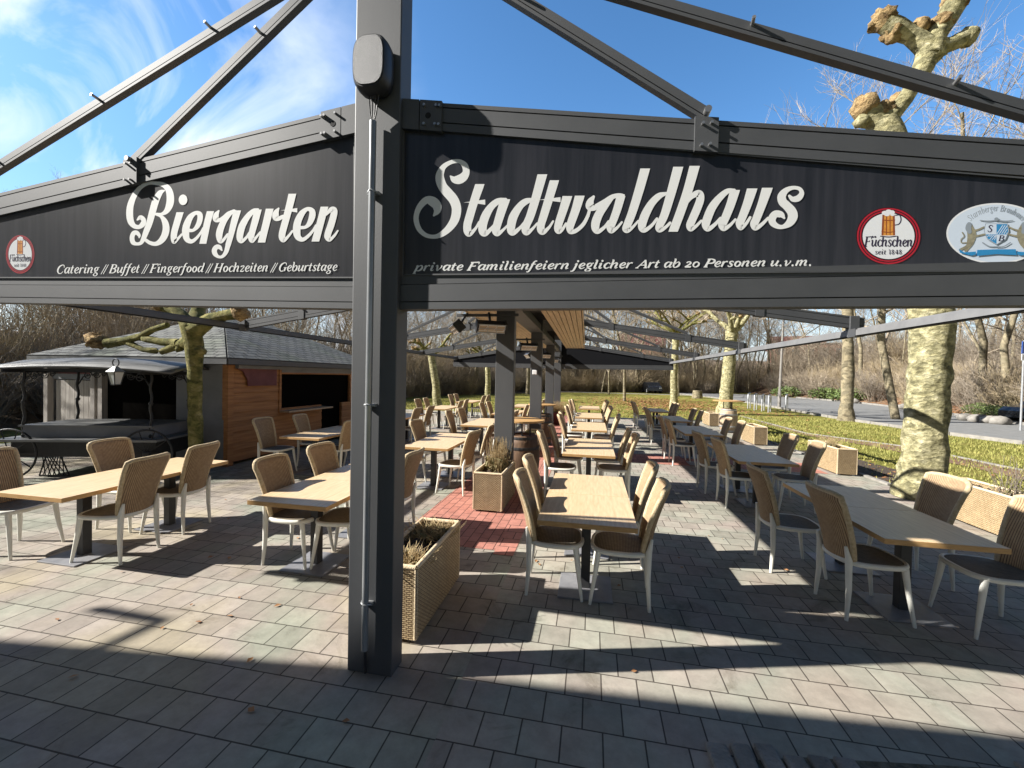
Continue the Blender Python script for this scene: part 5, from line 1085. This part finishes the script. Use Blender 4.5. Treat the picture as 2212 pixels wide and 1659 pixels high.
# the thick plane by the right hand tables, with its pollard heads above the beam
AX, AY = 5.08, 7.55
t = thing('plane_tree', 'thick mottled plane trunk beside the right hand tables, pollarded heads above', 'tree', (AX, AY, -.03))
def A_(x, y, Y=AY): p = aty(x, y, Y); return p-Vector((AX, AY, -.03))
obj('trunk', trunk_mesh([(-.05, 0, 0), (-.02, 0, .25), (0, 0, .8), A_(2003, 860), A_(2012, 760), A_(2014, 690), A_(1985, 480), A_(1935, 320), A_(1905, 262)], [.36, .30, .27, .255, .26, .265, .23, .20, .18], 3, 48, .13, .09, 4.5), 'plane', t)
mb = MB()
limb(mb, [A_(1905, 275), A_(1880, 248), A_(1868, 232)], [.15, .15, .14], 11, 0, 14, .19); mb.blob(A_(1905, 240), .15, 5, 1, 3, .5, 2.2); mb.blob(A_(1862, 262), (.12, .12, .1), 8, 0, 2, .3); mb.blob(A_(1940, 215, AY+.1), .1, 18, 1, 2, .5)
limb(mb, [A_(1905, 270), A_(1930, 245), A_(1955, 215), A_(1978, 180), A_(1992, 150), A_(2008, 110)], [.16, .13, .11, .10, .13, .17], 12, 0, 16)
limb(mb, [A_(2006, 125), A_(2020, 80), A_(2045, 45), A_(2062, 8), A_(2075, -30)], [.17, .14, .14, .16, .18], 13, 0, 16); mb.blob(A_(2062, 5), .17, 31, 1, 3, .45)
limb(mb, [A_(2004, 105), A_(1968, 78), A_(1935, 62), A_(1912, 50)], [.14, .12, .14, .14], 14, 0, 14); mb.blob(A_(1908, 42), .155, 21, 1, 3, .55); mb.blob(A_(1930, 70), .14, 22, 1, 3, .5); mb.blob(A_(1985, 60), .13, 25, 1, 2, .5)
limb(mb, [A_(2015, 105), A_(2050, 98), A_(2078, 85), A_(2098, 76)], [.12, .095, .11, .10], 15, 0, 12); mb.blob(A_(2090, 80), .13, 26, 0, 2, .4)
mb.blob(A_(2010, 118), .16, 41, 0, 3, .35); mb.blob(A_(2030, 52), .15, 42, 1, 3, .45)
obj('crown', mb, ['plane', 'knuckle', 'twig'], t)
# pollard in front of the kiosk
hx = aty(425, 900, 5.75); HXT = Vector((hx.x, 5.75, -.02))
t = thing('plane_tree', 'small mossy pollarded plane tree standing before the kiosk hut', 'tree', HXT)
def H_(x, y, Y=5.75): return aty(x, y, Y)-HXT
obj('trunk', trunk_mesh([(0, 0, 0), (0, 0, .3), H_(421, 880), H_(421, 800), H_(419, 745), H_(412, 705)], [.14, .115, .10, .11, .135, .13], 17, 26, .14, .06, 3.5), 'planegreen', t)
mb = MB()
limb(mb, [H_(410, 740), H_(385, 742), H_(345, 738), H_(300, 728), H_(265, 737), H_(232, 742)], [.11, .07, .06, .06, .07, .09], 51, 0, 10)
mb.blob(H_(212, 738), (.17, .14, .12), 61, 1, 3, .6, 3); mb.blob(H_(200, 732), .1, 62, 1, 2, .6, 3); sprouts(mb, H_(210, 725), 30, .16, .005, 1)
limb(mb, [H_(395, 742), H_(350, 760), H_(310, 755), H_(272, 738)], [.08, .05, .045, .05], 52, 0, 9); limb(mb, [H_(300, 730), H_(330, 712), H_(362, 702)], [.06, .05, .05], 53, 0, 8)
limb(mb, [H_(415, 715), H_(400, 690), H_(380, 672), H_(350, 660)], [.14, .1, .09, .1], 54, 0, 10, .13); limb(mb, [H_(420, 715), H_(455, 690), H_(490, 680), H_(520, 676)], [.14, .1, .08, .1], 55, 0, 10, .13)
limb(mb, [H_(416, 720, 5.9), H_(425, 680, 6.2), H_(440, 640, 6.4)], [.15, .11, .1], 56, 0, 10, .14); mb.blob(H_(432, 758), .09, 63, 0, 2, .5); mb.blob(H_(388, 752), .07, 64, 0, 2, .5)
obj('crown', mb, ['planegreen', 'knuckle', 'twig'], t)
# planes along the road and on the lawn
pollard('knobbly plane tree on the lawn behind the pale barrel', 6.87, 23.7, 4.4, .33, 5, 2.4, 101, 'plane', 'plane', rise=.9, spr=16, base=1.5, lean=(.25, 0), twiggy=3)
pollard('plane tree by the lawn with dark lower trunk, left of the knobbly plane', 4.75, 26.0, 4.6, .21, 6, 2.6, 102, 'plane', 'planegreen', rise=.5, spr=14, twiggy=3)
pollard('tall grey plane tree on the grass strip at the road edge', 11.75, 22.2, 5.4, .25, 6, 3.0, 103, 'bark', 'bark', rise=1.0, spr=24, base=1.5, lean=(-.1, 0), twiggy=7)
pollard('slim leaning plane tree on the lawn beyond the leftmost row of tables', -8.33, 21.7, 3.1, .22, 6, 1.7, 104, 'plane', 'planegreen', lean=(-.45, 0), rise=.3, spr=5)
pollard('slender plane tree on the lawn, seen left of the second post', -7.25, 28.6, 3.3, .2, 6, 1.6, 105, 'plane', 'planegreen', lean=(-.1, 0), rise=.25, spr=4)
pollard('distant small plane tree on the lawn, seen right of the second post', -6.3, 41., 3.3, .2, 6, 1.8, 106, 'bark', 'planegreen', rise=.3, spr=6)
pollard('distant thin plane tree at the wood edge, seen left of the second post', -10.8, 38., 3.4, .18, 5, 1.9, 107, 'bark', 'planegreen', rise=.4, spr=6)
BT = [bare_tree(201, 15, .15, 1., 11, 6, 5, 2, .30, label='bare grey brown tree standing in the leafless wood behind the lawn', group='bare trees of the wood'),
      bare_tree(202, 13, .11, .8, 12, 6, 5, 2, .22, label='bare grey brown tree standing in the leafless wood behind the lawn', group='bare trees of the wood'),
      bare_tree(203, 17, .17, 1.1, 10, 7, 5, 2, .35, label='bare grey brown tree standing in the leafless wood behind the lawn', group='bare trees of the wood'),
      bare_tree(204, 11, .085, .7, 12, 5, 5, 2, .18, label='bare grey brown tree standing in the leafless wood behind the lawn', group='bare trees of the wood', m='twigdark'),
      bare_tree(205, 14, .10, .6, 14, 5, 5, 2, .4, label='bare grey brown tree standing in the leafless wood behind the lawn', group='bare trees of the wood', m='twigdark')]
spots = []
def place(n, fx, mind, tries=4000):
    out = []
    for _ in range(tries):
        if len(out) >= n: break
        p = fx()
        if all((p[0]-q[0])**2+(p[1]-q[1])**2 > mind**2 for q in spots): spots.append(p); out.append(p)
    return out
def left(): y = R_.uniform(13, 62); x = -15.5+.30*max(0, y-22)-abs(R_.gauss(0, 11))-.5; return (x, y)
def back(): x = R_.uniform(-12, 30); y = 55+.35*x+abs(R_.gauss(0, 11)); return (x, y)
def rightw(): y = R_.uniform(18, 62); x = road_far(y)+3.5+abs(R_.gauss(0, 9)); return (x, y)
first = [True]*5
for (x, y), lab in [(p, 0) for p in place(105, left, 1.2)]+[(p, 0) for p in place(75, back, 1.6)]+[(p, 1) for p in place(48, rightw, 1.8)]:
    k = R_.randrange(5); z = hill(x, y)-.1; l = 'bare grey brown tree standing on the wooded bank across the road' if lab else None; g = 'bare trees on the bank' if lab else None
    if first[k] and not lab: BT[k].scale = (min(1, .23*math.hypot(x, y)/15.),)*3 if x < -5 else (1, 1, 1); BT[k].location = (x, y, z); BT[k].rotation_euler = (0, 0, R_.random()*6.28); first[k] = False
    else: dup(BT[k], (x, y, z), R_.random()*6.28, l, g, min(R_.uniform(.75, 1.2), .23*math.hypot(x, y)/15. if x < -5 else 9))
# single trunks at the edge of the lawn
for i, (x, y, s, lab) in enumerate([(2.5, 34, .72, 'bare tree with a pale slanting trunk on the leaf strewn lawn'), (1.75, 46, .85, 'slim straight bare tree at the lawn edge, left of the pale slanting trunk'), (1.1, 52, .8, 'dark bare tree beside the path at the far lawn edge, leftmost of a loose row'), (6.2, 58, .9, 'bare tree beyond the path with forking trunk'), (9.0, 47, .8, 'dark leaning bare tree next to the road bend'), (15.8, 29.5, 1.2, 'large spreading bare tree across the road, its fine crown above the sign board'), (21.5, 27, 1.25, 'tall bare tree at the road edge near the parking sign')]):
    dup(BT[(2, 1, 4, 0, 2, 2, 0)[i]], (x if i < 5 else max(x, road_far(y)+1.5), y, hill(x, y)-.05), i*1.3, lab, 'single bare trees', s)
b = bare_tree(301, 19, .2, 1.3, 15, 9, 7, 2, .20, label='broad bare tree by the road whose twigs fill the sky right of the strut', group='single bare trees'); b.location = (15.2, 24.5, -.05)
sh = [shrub(401+i, 2.6, 1.6, 70, ('shrub', 'shrub', 'twig', 'twigdark')[i], 'leafless brown shrub in the thicket along the road bank', 'shrubs of the thicket') for i in range(4)]
fs_ = [True]*4
def bankp(): y = R_.uniform(14, 64); return (road_far(y)+1.6+abs(R_.gauss(0, 3.2)), y)
def woodp(): y = R_.uniform(6, 56); return (-15.5+.30*max(0, y-22)-abs(R_.gauss(0, 2.2)), y)
def backp(): x = R_.uniform(-10, 16); return (x, 54.5+.4*x+abs(R_.gauss(0, 3.5)))
for f, n, lab in ((bankp, 95, None), (woodp, 85, 'leafless grey shrub at the edge of the wood'), (backp, 75, 'leafless grey shrub at the edge of the wood')):
    for x, y in place(n, f, .75):
        k = R_.randrange(4) if lab is None else (R_.choice((2, 3, 3, 1)) if f is woodp else R_.choice((0, 1, 2))); z = hill(x, y)-.05; s = R_.uniform(.7, 1.35)
        if fs_[k] and lab is None: sh[k].location = (x, y, z); fs_[k] = False
        else: dup(sh[k], (x, y, z), R_.random()*6.28, lab, 'shrubs at the wood edge' if lab else None, s)

sp_ = [shrub(451+i, 6.2, 3.0, 60, ('shrub', 'twig', 'twigdark')[i], 'tall thin stemmed leafless sapling in the thicket on the road bank', 'saplings on the road bank', 'sapling') for i in range(3)]
f3 = [True]*3
def bankp2(): y = R_.uniform(12, 70); return (road_far(y)+3.+abs(R_.gauss(0, 7)), y)
def woodp2(): y = R_.uniform(7, 58); return (-16.5+.30*max(0, y-22)-abs(R_.gauss(0, 5)), y)
def backp2(): x = R_.uniform(-12, 26); return (x, 58+.4*x+abs(R_.gauss(0, 7)))
for f, n, lab, g in ((bankp2, 85, None, None), (woodp2, 60, 'thin stemmed leafless sapling crowding the left hand wood', 'saplings of the left wood'), (backp2, 60, 'thin stemmed leafless sapling crowding the wood behind the lawn', 'saplings of the far wood')):
    for x, y in place(n, f, .9):
        k = R_.randrange(3); z = hill(x, y)-.05; s = R_.uniform(.6, 1.15)
        if lab: s = min(s, .25*math.hypot(x, y)/6.2)
        if f3[k] and lab is None: sp_[k].location = (x, y, z); f3[k] = False
        else: dup(sp_[k], (x, y, z), R_.random()*6.28, lab, g, s)
for i, (x, y, s) in enumerate(((-15, 3.2, .55), (-17.5, 1.2, .6), (-19, 4.6, .6), (-14.2, .6, .5), (-22, 2.5, .7), (-16.2, 5.4, .5))): dup(BT[i % 5], (x, y, -.05), i*1.1, None, None, s)  # unseen trees left of the view, added to dapple cart and hut with shade

# ---------------------------------------------------------------- across the road
def leafmass(mb, c, r, n, s, mi=0):
    for i in range(n):
        d = Vector((R_.gauss(0, 1), R_.gauss(0, 1), R_.gauss(0, 1))).normalized()*R_.random()**.35; p = Vector(c)+Vector((d.x*r[0], d.y*r[1], d.z*r[2]))
        u = Vector((R_.gauss(0, 1), R_.gauss(0, 1), R_.gauss(0, 1))).normalized()*s*R_.uniform(.6, 1.3); v = u.orthogonal().normalized()*s*.5
        mb.add([p-u, p+v, p+u, p-v], [(0, 1, 2, 3)], mi)
for i, (px_, py_) in enumerate(((2120, 903), (2165, 907), (2195, 911))):
    p = atz(px_, py_); mb = MB(); t = thing('clipped_hedge', ('short clipped evergreen hedge across the road, left end', 'middle clipped evergreen bush of the roadside hedge', 'clipped evergreen bush nearest the parked car')[i], 'hedge', (p.x, p.y, .05))
    leafmass(mb, (0, 0, .35), (1.0, .5, .45), 1500, .05); obj('foliage', mb, 'leaf', t)
for i, (px_, py_) in enumerate(((2085, 908), (2112, 911), (2142, 914), (2160, 916), (1950, 884), (1846, 871))):
    p = atz(px_, py_); mb = MB(); mb.blob((0, 0, .16), (R_.uniform(.3, .5), .28, .24), i+70, 0, 2, .35)
    tag(obj('boulder', mb, 'kerb', None, (p.x, p.y, -.02)), ('pale boulder at the left end of the roadside hedge', 'small pale boulder before the roadside hedge', 'large pale boulder before the middle of the hedge', 'pale boulder before the right hedge bush', 'grey boulder on the far road edge left of the thick plane', 'grey boulder on the far road edge behind the tall grey plane')[i], 'boulder', 'boulders along the road')
for i, (x, y) in enumerate(((21.6, 55), (22.8, 49), (22.9, 45.5))):
    mb = MB(); t = thing('evergreen_shrub', ('low green evergreen shrub at the road bend, leftmost', 'low green evergreen shrub at the road bend, middle', 'low green evergreen shrub behind the lamp pole')[i], 'shrub', (x+1.3, y, .25)); leafmass(mb, (0, 0, .35), (1.9, 1.4, .7), 900, .13); obj('foliage', mb, 'leaf', t)
# bicycle stands
for i, (px_, py_) in enumerate(((1618, 882), (1632, 885), (1648, 887), (1662, 890), (1699, 886))):
    p = atz(px_, py_); t = thing('bicycle_stand', 'galvanised hoop bicycle stand on the grass, %s from the left' % ('first', 'second', 'third', 'fourth', 'fifth')[i], 'bicycle stand', (p.x, p.y, -.02), rad(62), 'bicycle stands')
    mb = MB(); mb.tube([(-.42, 0, 0), (-.42, 0, .88), (-.37, 0, .96), (-.3, 0, .99), (.3, 0, .99), (.37, 0, .96), (.42, 0, .88), (.42, 0, 0)], .036, 8); obj('hoop', mb, 'galv', t)
p = atz(1683, 882); t = thing('street_lamp', 'slim tall lamp pole beside the bicycle stands', 'street lamp', (p.x, p.y, -.02))
mb = MB(); mb.tube([(0, 0, 0), (0, 0, 1.1), (0, 0, 1.1), (.12, 0, 7.5)], [.10, .10, .075, .055], 12); obj('pole', mb, 'lamppole', t); mb = MB(); mb.box((.5, 0, 7.52), (.9, .22, .10), bev=.03); obj('lamp_head', mb, 'lamppole', t)
# parking sign
p = aty(2210, 800, 20.5); t = thing('parking_sign', 'blue and white parking sign on a pole at the road edge', 'sign', (p.x, p.y, 0))
top = aty(2209, 738, 20.5).z; w_ = .49
mb = MB(); mb.tube([(0, 0, -.02), (0, 0, top+.05)], .035, 10); obj('pole', mb, 'galv', t)
sg_ = bpy.data.objects.new('sign_face', None); bpy.data.objects.remove(sg_)
rot = Matrix.Rotation(rad(30), 3, 'Z')
def PS(x, z, d=.0): return tuple(rot @ Vector((x, -.045-d, z)))
mb = MB(); mb.prism([PS(-w_/2, top-w_), PS(w_/2, top-w_), PS(w_/2, top), PS(-w_/2, top)], rot @ Vector((0, .02, 0)), 0)
def RP(pts): mb.add([PS(x*w_, top-w_+z*w_, .002) for x, z in pts], [tuple(range(len(pts)))], 1)
RP([(-.18, .15), (-.04, .15), (-.04, .85), (-.18, .85)])
for (a0, a1) in [(i, i+1) for i in range(8)]:
    f = lambda a, r: (-.02+.0+ r*math.cos(math.pi/2-a*math.pi/8), .64+r*math.sin(math.pi/2-a*math.pi/8))
    RP([f(a0, .21), f(a0, .09), f(a1, .09), f(a1, .21)])
for (a0, a1, z) in ((-.05, -.02, .73), ):
    RP([(-.04, .73), (-.02, .73), (-.02, .85), (-.04, .85)]); RP([(-.04, .43), (-.02, .43), (-.02, .55), (-.04, .55)])
obj('blue_plate', mb, ['signblue', 'white'], t)
mb = MB(); mb.prism([PS(-w_/2, top-w_-.27), PS(w_/2, top-w_-.27), PS(w_/2, top-w_-.03), PS(-w_/2, top-w_-.03)], rot @ Vector((0, .02, 0)), 0); obj('lower_plate', mb, 'white', t)
# parked car, mostly beyond the right edge
p = atz(2196, 917); t = thing('parked_car', 'dark parked car at the right edge below the parking sign', 'car', (p.x, p.y, 0), rad(8))
prof = [(0, .32), (.02, .62), (.25, .80), (.95, .92), (1.55, 1.36), (2.7, 1.42), (3.5, 1.1), (4.05, .98), (4.15, .6), (4.12, .3)]
mb = MB(); mb.prism([(x, -.82, z) for x, z in prof][::-1], (0, 1.64, 0)); obj('body', mb, 'paint', t)
mb = MB(); mb.prism([(1.08, -.835, .95), (1.58, -.83, 1.30), (2.65, -.83, 1.34), (3.2, -.835, 1.06)], (0, .01, 0)); obj('side_window', mb, 'window', t)
for x in (.8, 3.35):
    for y_ in (-.80, .80):
        mb = MB(); mb.tube([(x, y_-.10, .31), (x, y_+.10, .31)], .31, 26); w = obj('wheel', mb, 'tyre', t)
        mb = MB(); s_ = -1 if y_ < 0 else 1; mb.tube([(x, y_+s_*.101, .31), (x, y_+s_*.108, .31)], .2, 20)
        o = obj('rim', mb, 'galv', w)
mb = MB(); mb.box((.06, -.6, .66), (.12, .3, .13), bev=.03); obj('headlight', mb, 'glass', t)
p = atz(1416, 850); t = dup(t, (p.x, p.y, 0), rad(96), 'dark car parked far away beyond the lawn', 'distant cars')
# brick block on the bank
t = thing('brick_building', 'red brick block with flat roof on the bank across the road', 'building', (36, 80, 3.5), rad(-18))
mb = MB(); mb.box((0, 0, 2.3), (10, 8, 4.6)); obj('wall', mb, 'wall', t)
mb = MB(); mb.box((0, 0, 4.66), (10.3, 8.3, .12)); obj('roof', mb, 'kerb', t)
for i in range(5):
    for j in range(2): mb = MB(); mb.box((-3.9+i*1.95, -4.0, 1.2+j*2.1), (1.0, .06, 1.0)); obj('window', mb, 'window', t)
for i in range(2):
    p = Vector((10+i*32, 92+i*6, 2.5)); t = thing('brick_building', ('distant pale red house behind the wood, left of the flat brick block', 'distant red house high on the bank to the right')[i], 'building', p, rad(-10)); mb = MB(); mb.box((0, 0, 3), (9, 7, 6)); obj('wall', mb, 'wall', t)
    mb = MB(); mb.prism([(-4.8, -3.9, 6), (-4.8, 3.9, 6), (-4.8, 0, 9)], (9.6, 0, 0)); obj('roof', mb, 'maroon', t)
    for q in range(3): mb = MB(); mb.box((-3+q*3, -3.5, 3.6), (1.2, .06, 1.3)); obj('window', mb, 'window', t)
p = atz(1506, 860); mb = MB(); mb.tube([(0, 0, -.03), (.02, 0, .75)], [.5, .42], 14); tag(obj('tree_stump', mb, 'bark', None, (p.x, p.y, 0)), 'cut tree stump at the road bend', 'tree stump')
